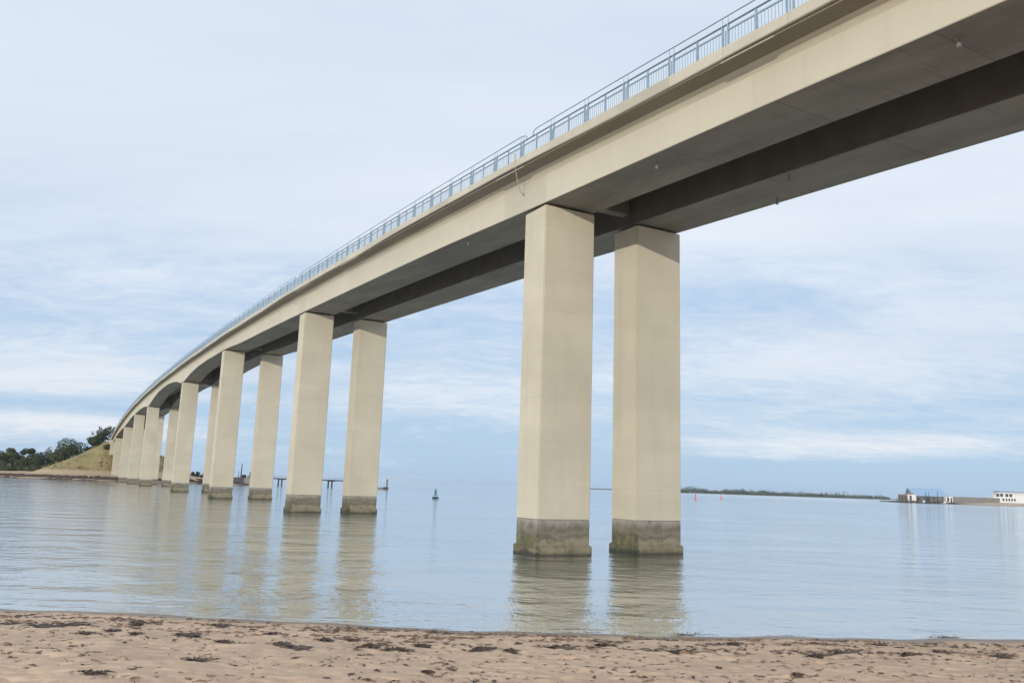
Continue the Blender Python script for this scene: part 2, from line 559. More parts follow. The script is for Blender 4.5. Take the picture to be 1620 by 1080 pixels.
def tone_at(u):
    for i, (p, _) in enumerate(PIERS.values()):
        if -0.05 <= u - p < WU + (3.2 if i % 2 else 0.6) + 0.01: return 0.93
    k = int((u + 200) // 26.3)
    return [1.0, 0.985, 1.015, 0.99, 1.01][k % 5]


def sweep(profile_fn, name, mats, mis, parent, smooth=None, toned=False, uu=None):
    """profile_fn(u) -> list of (v, z); closed loop, swept along the bridge axis"""
    mb = MB(); uu = uu or us
    prof = [profile_fn(u) for u in uu]
    n = len(prof[0])
    mb.v = [(v, u, z) for u, p in zip(uu, prof) for v, z in p]
    for i in range(len(uu) - 1):
        tn = tone_at(0.5 * (uu[i] + uu[i + 1])) if toned else 1.0
        for k in range(n):
            a, b_ = i * n + k, i * n + (k + 1) % n
            mb.f.append([a, b_, b_ + n, a + n]); mb.m.append(mis[k]); mb.t.append(tn)
    mb.f.append(list(range(n))[::-1]); mb.m.append(0); mb.t.append(1)
    mb.f.append(list(range((len(uu) - 1) * n, len(uu) * n))); mb.m.append(0); mb.t.append(1)
    return mb.build(name, mats, parent, smooth)


for v0 in (0.0, GAP):
    def gp(u, v0=v0):
        zs, zd = zsoff(u), zdeck(u) - 0.2
        return [(v0, zd), (v0, zs + .03), (v0 + .03, zs), (v0 + WV - .03, zs), (v0 + WV, zs + .03), (v0 + WV, zd)]
    # faces: outer web, chamfer, soffit, chamfer, inner web, hidden top
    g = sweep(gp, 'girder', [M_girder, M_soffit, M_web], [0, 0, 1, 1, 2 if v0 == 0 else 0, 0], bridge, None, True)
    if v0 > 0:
        # inner web of the second girder gets the bare concrete with shade in its colour too
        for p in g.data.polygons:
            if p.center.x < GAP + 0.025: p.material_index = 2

VR = GAP + WV


def slab(u):
    z = zdeck(u)
    left = [(-.95, z + .28), (-.82, z - .08), (-1.08, z - .09), (-1.08, z - .15), (-.75, z - .15), (-.50, z - .18), (-.30, z - .24), (-.15, z - .33), (-.05, z - .44), (-.004, z - .58), (.3, z - .58), (.3, z - .06)]
    return left + [(VR - v, zz) for v, zz in left[::-1]]


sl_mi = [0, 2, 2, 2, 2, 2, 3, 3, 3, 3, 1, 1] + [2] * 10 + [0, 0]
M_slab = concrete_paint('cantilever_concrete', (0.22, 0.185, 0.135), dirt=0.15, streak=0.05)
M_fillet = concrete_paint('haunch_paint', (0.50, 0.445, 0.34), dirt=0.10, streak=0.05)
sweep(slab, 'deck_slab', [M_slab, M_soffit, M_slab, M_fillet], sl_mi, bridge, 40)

# fascia beams: precast pieces with joints and slightly uneven lower edges
BAY = 3.35
POST0 = -2.17                       # a main railing post stands here
bay_lo, bay_hi = -17, 121
for side in (0, 1):
    mb = MB()
    for k in range(bay_lo, bay_hi):
        u0, u1 = POST0 + k * BAY + .009, POST0 + (k + 1) * BAY - .009
        ph = k * BAY
        def low(u): return 0.055 * math.sin(u / 7.3) + 0.03 * math.sin(u / 3.1 + 1)
        vo, vi = (-1.2, -0.86) if side == 0 else (VR + 1.2, VR + 0.86)
        nseg = 3
        ring = []
        for s_ in range(nseg + 1):
            u = u0 + (u1 - u0) * s_ / nseg
            z = zdeck(u); zl = z + low(u) - .02
            zt = z + .46
            d = 1 if side == 0 else -1
            ring += [(vo + d * .03, u, zl - .0), (vo, u, zl + .03), (vo, u, zt - .04), (vo + d * .04, u, zt), (vi, u, zt), (vi, u, zl)]
        fs = []
        for s_ in range(nseg):
            for q in range(6):
                a, b_ = s_ * 6 + q, s_ * 6 + (q + 1) % 6
                fs.append((a, b_, b_ + 6, a + 6))
        fs.append((5, 4, 3, 2, 1, 0)); e = nseg * 6
        fs.append((e, e + 1, e + 2, e + 3, e + 4, e + 5))
        mb.add(ring, fs, 0, 0.93 + 0.12 * random.random())
    mb.build('fascia_beam', M_fascia, bridge)

# slab-edge lip showing under the fascia here and there, and the service duct on the near side
for ua, ub in ((-18.2, -15.4), (0.8, 4.2), (31, 36), (47, 53)):
    n = 8; mb = MB()
    for s_ in range(n):
        a, c = ua + (ub - ua) * s_ / n, ua + (ub - ua) * (s_ + 1) / n
        mb.bar((-1.12, a, zdeck(a) - .17), (-1.12, c, zdeck(c) - .17), .06, .045)
    mb.build('service_duct', M_galv, bridge)

# diaphragms, piers
for key, (pu, ztop) in PIERS.items():
    zt = zsoff(pu); zmin = min(zsoff(pu), zsoff(pu + WU))
    ct = (ztop if ztop is not None else zmin - .12)
    ct = min(ct - .03, zmin - .15)
    mb = MB()
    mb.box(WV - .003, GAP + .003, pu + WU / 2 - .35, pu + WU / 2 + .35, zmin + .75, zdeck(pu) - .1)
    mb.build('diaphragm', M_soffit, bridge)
    for v0 in (0.0, GAP):
        bm = bmesh.new()
        mat = Matrix.Translation((WV / 2, WU / 2, (ZB + ct) / 2)) @ Matrix.Diagonal((WV, WU, ct - ZB, 1))
        bmesh.ops.create_cube(bm, size=1.0, matrix=mat)
        ve = [e for e in bm.edges if abs(e.verts[0].co.z - e.verts[1].co.z) > 1]
        bmesh.ops.bevel(bm, geom=ve, offset=.055, segments=2, affect='EDGES')
        me = bpy.data.meshes.new('pier'); bm.to_mesh(me); bm.free()
        me.materials.append(M_paint)
        pier = bpy.data.objects.new('pier', me); COL.objects.link(pier)
        pier.parent = bridge; pier.location = (v0, pu, 0)
        fb = MB()
        i = .012
        fb.box(i, WV - i, i, WU - i, .42, ZB - .002)
        fb.box(-.10, WV + .10, -.10, WU + .10, -4.0, .52)
        foot = bpy.data.objects.new('pier_foot', fb.mesh('pier_foot', M_tidal))
        bmm = bmesh.new(); bmm.from_mesh(foot.data)
        bmesh.ops.bevel(bmm, geom=[e for e in bmm.edges], offset=.05, segments=2, affect='EDGES')
        bmm.to_mesh(foot.data); bmm.free()
        COL.objects.link(foot); foot.parent = pier
        bb = MB()
        for (a, c) in ((.35, 1.35), (2.0, 3.0)):
            bb.box(a, c, .45, WU - .45, ct - .01, zmin + .12)
        br = bb.build('bearing', M_dark, pier)

# hanging cable, drain spouts
mb = MB()
pts = []
A_, B_ = Vector((-1.23, 1.64, 22.30)), Vector((-.02, 2.6, 20.95))
for i in range(13):
    s_ = i / 12
    p = A_.lerp(B_, s_); p.z -= 0.75 * s_ * (1 - s_) * 2.6; pts.append(p)
mb.tube([(-1.235, 1.6, 22.95)] + pts, .024, 6)
mb.tube([B_ + Vector((0.03, 0, 0)), B_ + Vector((-.05, 0, 0))], .06, 8)
mb.build('hanging_cable', M_galv, bridge)
mb = MB()
pts = []
A_, B_ = Vector((-.55, 55.6, zdeck(55.6) - .3)), Vector((-.02, 57.5, zdeck(57.5) - .9))
for i in range(9):
    s_ = i / 8
    p = A_.lerp(B_, s_); p.z -= 0.5 * s_ * (1 - s_); pts.append(p)
mb.tube(pts, .02, 5)
mb.build('hanging_cable', M_galv, bridge)
for (u, v) in ((-23.93, .96), (-8.94, .81), (11.5, .65), (-11.55, 4.3 + 2.6), (-8.6, 9.64 - .4)):
    mb = MB()
    z = zsoff(u)
    mb.lathe([(.05, .02), (.05, -.22), (.075, -.22), (.075, -.33), (.055, -.34)], (v, u, z), 10)
    mb.lathe([(.11, .02), (.11, -.03)], (v, u, z), 10)
    mb.build('drain_spout', M_spout, bridge)

# abutment at the far end
mb = MB()
mb.box(-1.0, VR + 1.0, END_U + .02, END_U + 2.0, 8.0, zsoff(END_U) - .25)
mb.box(-1.2, VR + 1.2, END_U + .9, END_U + 2.6, zsoff(END_U) - .25, zdeck(END_U) + .42)
mb.box(-1.19, -.5, END_U + 2.6, END_U + 9, zsoff(END_U) - 2.5, zdeck(END_U) + .42)
mb.box(VR + .5, VR + 1.19, END_U + 2.6, END_U + 9, zsoff(END_U) - 2.5, zdeck(END_U) + .42)
mb.build('abutment', M_paint, bridge)


# railing: rails + one panel and one pair of posts per bay
rail = empty('railing'); rail.parent = bridge
VP = -1.02
zt_ = lambda u: zdeck(u) + .46
posts_far, panels_far = MB(), MB()


def post_into(mb, u):
    z = zt_(u)
    for d in (-.16, .16):
        mb.box(VP - .05, VP + .05, u + d - .024, u + d + .024, z - .02, z + 1.0)
    mb.box(VP - .015, VP + .015, u - .03, u + .03, z + .06, z + .76)
    for d in (-.16, .16):
        mb.tube([(VP, u + d, z + 1.0), (VP, u + d, z + 1.36)], .017, 5)


def panel_into(mb, ua, ub):
    def zz(u): return zt_(u)
    n = 2
    for s_ in range(n):
        a, c = ua + (ub - ua) * s_ / n, ua + (ub - ua) * (s_ + 1) / n
        mb.bar((VP, a, zz(a) + .07), (VP, c, zz(c) + .07), .04, .03)
        mb.bar((VP, a, zz(a) + .74), (VP, c, zz(c) + .74), .05, .065)
    um = (ua + ub) / 2
    mb.box(VP - .04, VP + .04, um - .03, um + .03, zz(um) - .02, zz(um) + .95)
    k = 17
    for i in range(1, k):
        u = ua + (ub - ua) * i / k
        if abs(u - um) < .05: continue
        mb.bar((VP, u, zz(u) + .06), (VP, u, zz(u) + .75), .018, .018)


NB = 0
for k in range(bay_lo, bay_hi):
    u0 = POST0 + k * BAY
    near = -9 <= k < 90
    if near:
        mb = MB(); post_into(mb, u0); mb.build('rail_post', M_rail, rail)
        mb = MB(); panel_into(mb, u0 + .2, u0 + BAY - .2); mb.build('baluster_panel', M_rail, rail)
    else:
        post_into(posts_far, u0)
        panel_into(panels_far, u0 + .2, u0 + BAY - .2)
tag(posts_far.build('rail_post', M_rail, rail), kind='stuff')
tag(panels_far.build('baluster_panel', M_rail, rail), kind='stuff')
mb = MB()
uu = [float(x) for x in np.arange(-58, 403.5, 1.7)]
mb.tube([(VP, u, zt_(u) + 1.0) for u in uu], .042, 7)
mb.build('main_handrail', M_handrail, rail)
breaks = [(-50, 0), (0.35, 52.6), (53.9, 105), (106.2, 156.8), (158, 237.6), (238.8, 285.8), (287, 335), (336.2, 387.6), (388.8, 402)]
mb = MB()
for a, c in breaks:
    pp = []
    if a > 0:
        pp += [(VP, a - 1.0 + .0, zt_(a) + 1.04), (VP, a + .1, zt_(a) + 1.17), (VP, a + .45, zt_(a) + 1.30)]
    for s_ in range(0, 31):
        u = (a + .9) + (c - .5 - a - .9) * s_ / 30
        pp.append((VP, u, zt_(u) + 1.37))
    pp += [(VP, c - .25, zt_(c) + 1.33), (VP, c - .08, zt_(c) + 1.22), (VP, c - .04, zt_(c) + 1.0)]
    if a > 0: pp = [(VP, a + .28, zt_(a) + 1.0), (VP, a + .30, zt_(a) + 1.2), (VP, a + .5, zt_(a) + 1.33)] + pp[3:]
    mb.tube(pp, .024, 6)
mb.build('top_rail', M_handrail, rail)

# ------------------------------------------------------------------ water and beach
SHX = np.array([-200, -60, -30, -13.3, -8.3, -4.1, .24, 4.6, 9.25, 14.1, 30, 60, 200.])
SHY = np.array([60, 31, 25, 22.5, 22.35, 21.75, 21.5, 21.7, 22.35, 22.9, 25, 31, 60.])


def shore_y(X):
    y = np.interp(X, SHX, SHY)
    y = (y + np.interp(X - 1.2, SHX, SHY) + np.interp(X + 1.2, SHX, SHY)) / 3
    return y + 0.10 * np.sin(X * 1.1) + 0.06 * np.sin(X * 2.7 + 1)


bm = MB()
rad = [0, 30, 60, 100, 160, 260, 420, 700, 1200, 2200, 4500, 9500]
na = 72
vs = [(0, 0, 0)]
for r_ in rad[1:]:
    for k in range(na):
        a = 2 * math.pi * k / na
        vs.append((r_ * math.cos(a), r_ * math.sin(a), 0))
fs = []
for k in range(na): fs.append((0, 1 + k, 1 + (k + 1) % na))
for i in range(len(rad) - 2):
    for k in range(na):
        a, b_ = 1 + i * na + k, 1 + i * na + (k + 1) % na
        fs.append((a, a + na, b_ + na, b_))
bm.add(vs, fs)
for off, hh, wd, sd_ in ((.14, .022, .10, 1.0), (.55, .034, .20, 5.0), (1.35, .028, .26, 9.0), (2.6, .022, .30, 14.0)):
    xs_ = np.arange(-24, 24, .07); ysh = shore_y(xs_)
    pts_ = []
    for x_, y0_ in zip(xs_, ysh):
        a_ = max(0.0, mnoise.noise(Vector((x_ * .35, sd_, 0))) * 1.5 + .25) * (.75 + .5 * mnoise.noise(Vector((x_ * 2.3, sd_, 3))))
        yy = y0_ + off + .22 * mnoise.noise(Vector((x_ * .5, sd_, 7))) + .05 * mnoise.noise(Vector((x_ * 3, sd_, 9)))
        pts_.append((x_, yy, hh * min(1.0, a_)))
    vv, ff = [], []
    for x_, yy, h_ in pts_:
        for q, (dy_, f_) in enumerate(((-.35, -.0), (-.18, .55), (0, 1.0), (.3, .75), (.65, .3), (1.0, 0))):
            vv.append((x_, yy + dy_ * wd, h_ * f_ - .003))
    for q in range(len(pts_) - 1):
        for r in range(5):
            b0 = q * 6 + r
            ff.append((b0, b0 + 6, b0 + 7, b0 + 1))
    bm.add(vv, ff)
sea = bm.build('sea', M_water)
tag(sea, kind='structure')

# beach: waterline surveyed from the photograph
def beach_z(X, Y, rough=True):
    d = shore_y(X) - Y                      # metres inland of the waterline
    z = np.where(d > 0, 0.088 * d - 0.0006 * np.clip(d, 0, 30) ** 2, 0.11 * d)
    z = np.clip(z, -6, 2.4)
    if rough:
        amp = np.clip((d - .3) / 2.5, 0, 1)
        z = z + amp * (0.08 * (fbm(X * .55, Y * .8, 3, 3) - .5) + 0.05 * (fbm(X * 2.1, Y * 2.6, 9, 3) - .5)
                       + 0.045 * (vnoise(X * 5.5, Y * 6.5, 21) - .5))
        pits = vnoise(X * 3.1 + 50, Y * 3.6, 33)
        z = z - amp * 0.03 * np.clip((pits - .66) / .25, 0, 1)
    return z


xs = np.concatenate([np.linspace(-220, -19, 70)[:-1], np.linspace(-19, 19, 560), np.linspace(19, 220, 70)[1:]])
ys = np.concatenate([np.linspace(-60, 8, 40)[:-1], np.linspace(8, 24, 300), np.linspace(24, 75, 40)[1:]])
X, Y = np.meshgrid(xs, ys)
beach = grid_obj('beach', X, Y, beach_z(X, Y), M_sand)
tag(beach, kind='structure')


def bz(x, y): return float(beach_z(np.array([x]), np.array([y]))[0])


def on_beach(px, py):
    d = C_F + C_R * ((px - 810) / F_PX) + C_U * ((540 - py) / F_PX)
    t = 10.0
    for _ in range(400):
        p = Vector((0, 0, H_CAM)) + d * t
        if p.z <= bz(p.x, p.y): break
        t += 0.04
    return p.x, p.y


def seaweed_mound(L, W, Hh, seed, strands=26):
    r_ = random.Random(seed)
    mb = MB()
    nr, na_ = 7, 26
    vs, fs = [], []
    for i in range(nr + 1):
        f = i / nr
        for k in range(na_):
            a = 2 * math.pi * k / na_
            w = 1 + .75 * (mnoise.noise(Vector((math.cos(a) * 1.7 + seed * 3.1, math.sin(a) * 1.7, seed))) +
                           .5 * mnoise.noise(Vector((math.cos(a) * 5 + seed, math.sin(a) * 5, seed))))
            rr = f * w
            x, y = rr * L / 2 * math.cos(a), rr * W / 2 * math.sin(a)
            z = Hh * (1 - f ** 1.6) * (.55 + .9 * abs(mnoise.noise(Vector((x * 9, y * 9, seed * 1.7))))) - .02 * f
            vs.append((x, y, z))
    for i in range(nr):
        for k in range(na_):
            a, b_ = i * na_ + k, i * na_ + (k + 1) % na_
            fs.append((a, b_, b_ + na_, a + na_))
    mb.add(vs, fs)
    for s_ in range(strands):                # flat fronds trailing out of the heap
        a = r_.uniform(0, 2 * math.pi); ln = r_.uniform(.25, .8)
        x, y = L * .5 * r_.uniform(.1, 1.0) * math.cos(a), W * .5 * r_.uniform(.1, 1.0) * math.sin(a)
        an = a + r_.uniform(-1, 1); z = Hh * r_.uniform(.1, .9) * (1 - abs(x) / L)
        pr = None; wd = r_.uniform(.008, .022)
        quad = []
        for q in range(5):
            quad.append((x, y, z + .01))
            x += ln * L * .16 * math.cos(an); y += ln * L * .16 * math.sin(an) * .6
            an += r_.uniform(-.7, .7); z = max(.008, z * .55 + r_.uniform(0, .02))
        for q in range(4):
            p, n = Vector(quad[q]), Vector(quad[q + 1])
            sd = Vector((-(n - p).y, (n - p).x, r_.uniform(0, .02))).normalized() * wd
            mb.add([p - sd, p + sd, n + sd, n - sd], [(0, 1, 2, 3)])
    return mb


# the big clumps the photograph shows: (px, py, length in px, material, label)
CLUMPS = [
    (70, 991, 56, .62, 'broad dark seaweed heap near the left end of the sand, longest of the left-hand pair'),
    (15, 988, 34, .45, 'dark seaweed lump at the extreme left edge of the beach'),
    (120, 988, 50, .45, 'low straggly seaweed heap just right of the broad dark heap at left'),
    (135, 1003, 30, .55, 'small tangled seaweed bundle below the straggly heap at left'),
    (178, 999, 24, .6, 'hooked tuft of seaweed with a pale speck under it'),
    (214, 1003, 20, .5, 'brown seaweed lump left of the wide central-left heap'),
    (215, 987, 26, .5, 'thin dark seaweed wisp close to the water line on the left beach'),
    (294, 1005, 46, .6, 'dark oval seaweed heap under the reflection of the third pier pair'),
    (352, 1016, 26, .4, 'slim grey seaweed strip lying alone on bare sand'),
    (345, 990, 34, .45, 'flat brown seaweed patch with trailing strands near the water'),
    (446, 1020, 34, .9, 'tall pointed dark seaweed mound on the left half of the beach'),
    (514, 1014, 24, 1.0, 'steep single seaweed hump right of the tall pointed mound'),
    (470, 1026, 44, .4, 'long low seaweed strand between the pointed mound and the steep hump'),
    (430, 1003, 22, .5, 'small seaweed knot above the tall pointed mound'),
    (312, 1045, 40, .35, 'thin long seaweed streak on the lower left sand'),
    (148, 1066, 40, .45, 'brown crumbled seaweed patch at the bottom left of the beach'),
    (590, 1022, 54, .7, 'arched brown seaweed heap left of the centre of the beach'),
    (625, 1028, 44, .5, 'reddish brown seaweed mat touching the arched heap'),
    (666, 1022, 32, .5, 'slender leaning seaweed strip right of the arched heap'),
    (558, 1014, 24, .4, 'flat dark seaweed scrap up near the water left of centre'),
    (763, 1027, 46, .55, 'dense black seaweed heap at the middle of the beach in front of the nearest pier'),
    (808, 1031, 24, .6, 'rounded brown seaweed knob right of the dense black heap'),
    (880, 1025, 54, .65, 'widest brown seaweed heap right of centre with red strands'),
    (956, 1021, 36, .6, 'dark seaweed heap between the two nearest pier reflections'),
    (676, 1065, 18, .6, 'small round seaweed lump on the lower middle sand'),
    (1080, 1031, 62, .65, 'large black seaweed heap below the right edge of the far column reflection'),
    (1160, 1019, 26, .5, 'dark seaweed scrap near the water right of the large black heap'),
    (1295, 1037, 44, .5, 'diagonal seaweed band on the right half of the sand'),
    (1330, 1033, 34, .6, 'twin peaked seaweed heap right of the diagonal band'),
    (1437, 1036, 30, .6, 'two part dark seaweed heap well to the right'),
    (1490, 1032, 40, .4, 'long flat seaweed smear near the right end of the beach'),
    (1583, 1039, 32, .45, 'thin dark seaweed streak at the extreme right of the beach'),
    (1386, 1020, 28, .4, 'narrow dark seaweed line close to the water on the right'),
    (1262, 1071, 16, .6, 'small dark seaweed knob at the bottom right of the sand'),
]
for i, (px, py, lp, hf, lab) in enumerate(CLUMPS):
    x, y = on_beach(px, py)
    D = math.hypot(x, y)
    L = lp / F_PX * D * .86
    mb = seaweed_mound(L, L * .55, .035 + .06 * hf, i + 1, 30)
    o = mb.build('seaweed_clump', M_weed, None, 50)
    o.location = (x, y, bz(x, y) - .004)
    tag(o, lab, 'seaweed', 'seaweed clumps washed up on the sand')

# loose weed and scraps: uncountable litter
def litter(name, mat, n, seed, sizes):
    r_ = random.Random(seed); mb = MB()
    cnt = 0
    while cnt < n:
        y = r_.uniform(11.5, 21.4); x = r_.uniform(-15.5, 15.5)
        d = float(shore_y(np.array([x]))[0]) - y
        if d < .15: continue
        band = max(math.exp(-((d - 1.0) / .35) ** 2), .95 * math.exp(-((d - 2.2) / .55) ** 2), .7 * math.exp(-((d - 3.6) / .7) ** 2), .28)
        clus = float(vnoise(np.array([x * 1.3]), np.array([y * 2.0]), 77 + seed)[0])
        if r_.random() > band * (0.07 if clus < .55 else 1.3): continue
        z = bz(x, y); L = r_.uniform(*sizes) * (.6 + band)
        an = r_.gauss(0, .45); bend = r_.uniform(-.5, .5); wd = L * r_.uniform(.12, .5)
        p = Vector((x, y, z)); row = []
        for q in range(4):
            row.append(Vector((p.x, p.y, bz(p.x, p.y) + .004 + .012 * r_.random())))
            p = p + Vector((math.cos(an), math.sin(an), 0)) * L / 3; an += bend + r_.uniform(-.8, .8)
        vs = []
        for q, c in enumerate(row):
            w = wd * (.5, 1, .9, .4)[q] * r_.uniform(.3, 1.9)
            s_ = Vector((-math.sin(an), math.cos(an), 0)) * w / 2
            vs += [c - s_, c + Vector((0, 0, w * .28)), c + s_]
        fs = []
        for q in range(3):
            b0 = q * 3
            fs += [(b0, b0 + 1, b0 + 4, b0 + 3), (b0 + 1, b0 + 2, b0 + 5, b0 + 4)]
        mb.add(vs, fs); cnt += 1
    o = mb.build(name, mat)
    tag(o, kind='stuff')
    return o


tag(litter('seaweed_litter', M_weed, 2000, 5, (.03, .17)), 'dark seaweed scraps strewn in lines over the beach sand', 'seaweed')
tag(litter('dry_seaweed_litter', M_weed_red, 2800, 6, (.03, .18)), 'dry reddish brown weed bits scattered on the beach sand', 'seaweed')

# weed floating in the lapping edge
for px, py, lp, lab in ((1085, 1004, 50, 'dark line of weed lapping at the water edge below the second near column'),
                        (1500, 1008, 46, 'dark weed patch floating at the water edge on the right')):
    p = at(px, py, 21.9)
    d = C_F + C_R * ((px - 810) / F_PX) + C_U * ((540 - py) / F_PX)
    t_ = -H_CAM / d.z
    x, y = d.x * t_, d.y * t_
    o = seaweed_mound(lp / F_PX * y * 1.2, .13, .02, px, 14).build('seaweed_clump', M_weed, None, 50)
    o.location = (x, y + .05, .0)
    tag(o, lab, 'seaweed', 'weed at the water edge')

# ------------------------------------------------------------------ far bank on the left
SLX = np.array([-900, -600, -420, -330, -270, -215, -180, -163, -150, -138, -122, -112, -104, -95, -80, 0])
SLY = np.array([560, 520, 470, 425, 385, 350, 334, 332, 352, 378, 390, 420, 470, 700, 1000, 1100])


def bank_z(X, Y):
    sy = np.interp(X, SLX, SLY) + 3 * np.sin(X * .06) + 1.2 * np.sin(X * .21)
    d = np.minimum(Y - sy, (-0.30 * Y - 8 - X) * 1.5)
    z = np.where(d < 0, d * .06, 0)
    z = np.where(d >= 0, np.clip(d, 0, 22) * .09 + np.clip(d - 22, 0, 60) * .02, z)
    z = z + np.where(d > 14, 1.4 * (fbm(X * .05, Y * .05, 41, 4) - .45) * np.clip((d - 14) / 20, 0, 1), 0)
    U = (X - BX) * UD.x + (Y - BY) * UD.y; V = (X - BX) * VD.x + (Y - BY) * VD.y
    vc = V - VR / 2
    ztop = np.where(U > END_U, 19.2 - (U - END_U) * .045, 19.2)
    ztop = np.clip(ztop, 3, 30)
    side = np.clip(np.abs(vc) - 6.4, 0, None) * .56
    front = np.clip(END_U + 8 - U, 0, None) * .85
    dist = np.sqrt(side ** 2 + front ** 2)
    hill = ztop - dist
    # spoil shoulder on the camera side of the embankment
    vs_ = V + 9; us_ = U - (END_U + 9)
    sh = 11.0 - np.sqrt((np.clip(np.abs(vs_) - 6, 0, None) * .47) ** 2 + (np.clip(np.abs(us_) - 8, 0, None) * .62) ** 2)
    hill = np.maximum(hill, sh)
    hill = hill + 1.1 * (fbm(X * .12, Y * .12, 51, 4) - .5) * np.clip((hill - 2) / 4, 0, 1)
    under = (np.abs(vc) < 9) & (U < END_U + 2.2)
    hill = np.where(under & (hill > 15.5), 15.5 + (hill - 15.5) * .15, hill)
    k = np.maximum(z, hill)
    k = np.where(X > -0.30 * Y - 8, np.minimum(k, z), k)
    return k


xs = np.arange(-760, -60, 2.4); ys = np.arange(300, 720, 2.4)
X, Y = np.meshgrid(xs, ys)
bank = grid_obj('far_bank', X, Y, bank_z(X, Y), M_dune)
tag(bank, kind='structure')


def bk(x, y): return float(bank_z(np.array([float(x)]), np.array([float(y)]))[0])


# seaweed bank along the far waterline
r_ = random.Random(12); mb = MB()
for i in range(1500):
    x = r_.uniform(-480, -122); sy = float(np.interp(x, SLX, SLY) + 3 * np.sin(x * .06) + 1.2 * np.sin(x * .21))
    row = r_.choice((2.0, 9.0, 12.5, 13.5)); y = sy + row + r_.gauss(0, 1.3)
    if row == 2.0 and vnoise(np.array([x * .08]), np.array([0.]), 3)[0] < .5: continue
    z = bk(x, y); s_ = r_.uniform(.7, 2.2); hh = r_.uniform(.35, .95) * (1 if row > 5 else .5)
    mb.add([(x - s_, y - .6, z - .1), (x + s_, y - .5, z - .1), (x + s_ * .6, y + .4, z + hh), (x - s_ * .7, y + .3, z + hh * .8), (x, y + 1.4, z - .1)],
           [(0, 1, 2, 3), (1, 4, 2), (3, 2, 4), (0, 3, 4)])
o = mb.build('seaweed_bank', M_wrack)
tag(o, 'dark red brown bank of seaweed along the far left shoreline', 'seaweed', None, 'stuff')

# dune grass
r_ = random.Random(13); mb = MB()
for i in range(9000):
    x = r_.uniform(-430, -130); y = r_.uniform(335, 480)
    z = bk(x, y)
    if z < 3.6 + r_.random() * 1.6: continue
    if vnoise(np.array([x * .12]), np.array([y * .12]), 8)[0] < .42: continue
    for _ in range(2):
        a = r_.uniform(0, math.pi); w = r_.uniform(.25, .6); h_ = r_.uniform(.4, 1.0)
        dx, dy = math.cos(a) * w, math.sin(a) * w
        mb.add([(x - dx, y - dy, z - .1), (x + dx, y + dy, z - .1), (x + dx * .5 + .2, y + dy * .5, z + h_), (x - dx * .6 + .2, y - dy * .6, z + h_ * .8)], [(0, 1, 2, 3)])
M_grass = leaf_material('dune_grass_blades', (0.16, 0.145, 0.06), (0.40, 0.31, 0.15), .08)
tag(mb.build('dune_grass', M_grass), 'straw and olive dune grass over the embankment and far dunes', 'grass', None, 'stuff')


# ------------------------------------------------------------------ trees
def crown_quads(mb, blobs, n, leaf, rr, spread=.38):
    wts = [b[3] * b[4] * b[5] for b in blobs]
    for i in range(n):
        bx, by, bz_, ax, ay, az = rr.choices(blobs, wts)[0]
        while True:
            p = Vector((rr.uniform(-1, 1), rr.uniform(-1, 1), rr.uniform(-1, 1)))
            if .25 < p.length < 1: break
        p = p.normalized() * (p.length ** spread)
        p *= 1 + .22 * mnoise.noise(p * 3.1 + Vector((bx, by, bz_)))
        c = Vector((bx + p.x * ax, by + p.y * ay, bz_ + p.z * az))
        nrm = (p + Vector((rr.gauss(0, .6), rr.gauss(0, .6), rr.gauss(.2, .6)))).normalized()
        a = nrm.cross(Vector((rr.gauss(0, 1), rr.gauss(0, 1), rr.gauss(0, 1)))).normalized()
        b_ = nrm.cross(a)
        l1, l2 = leaf * rr.uniform(.6, 1.5), leaf * rr.uniform(.4, 1.0)
        mb.add([c - a * l1, c - b_ * l2 * .8, c + a * l1, c + b_ * l2], [(0, 1, 2, 3)])


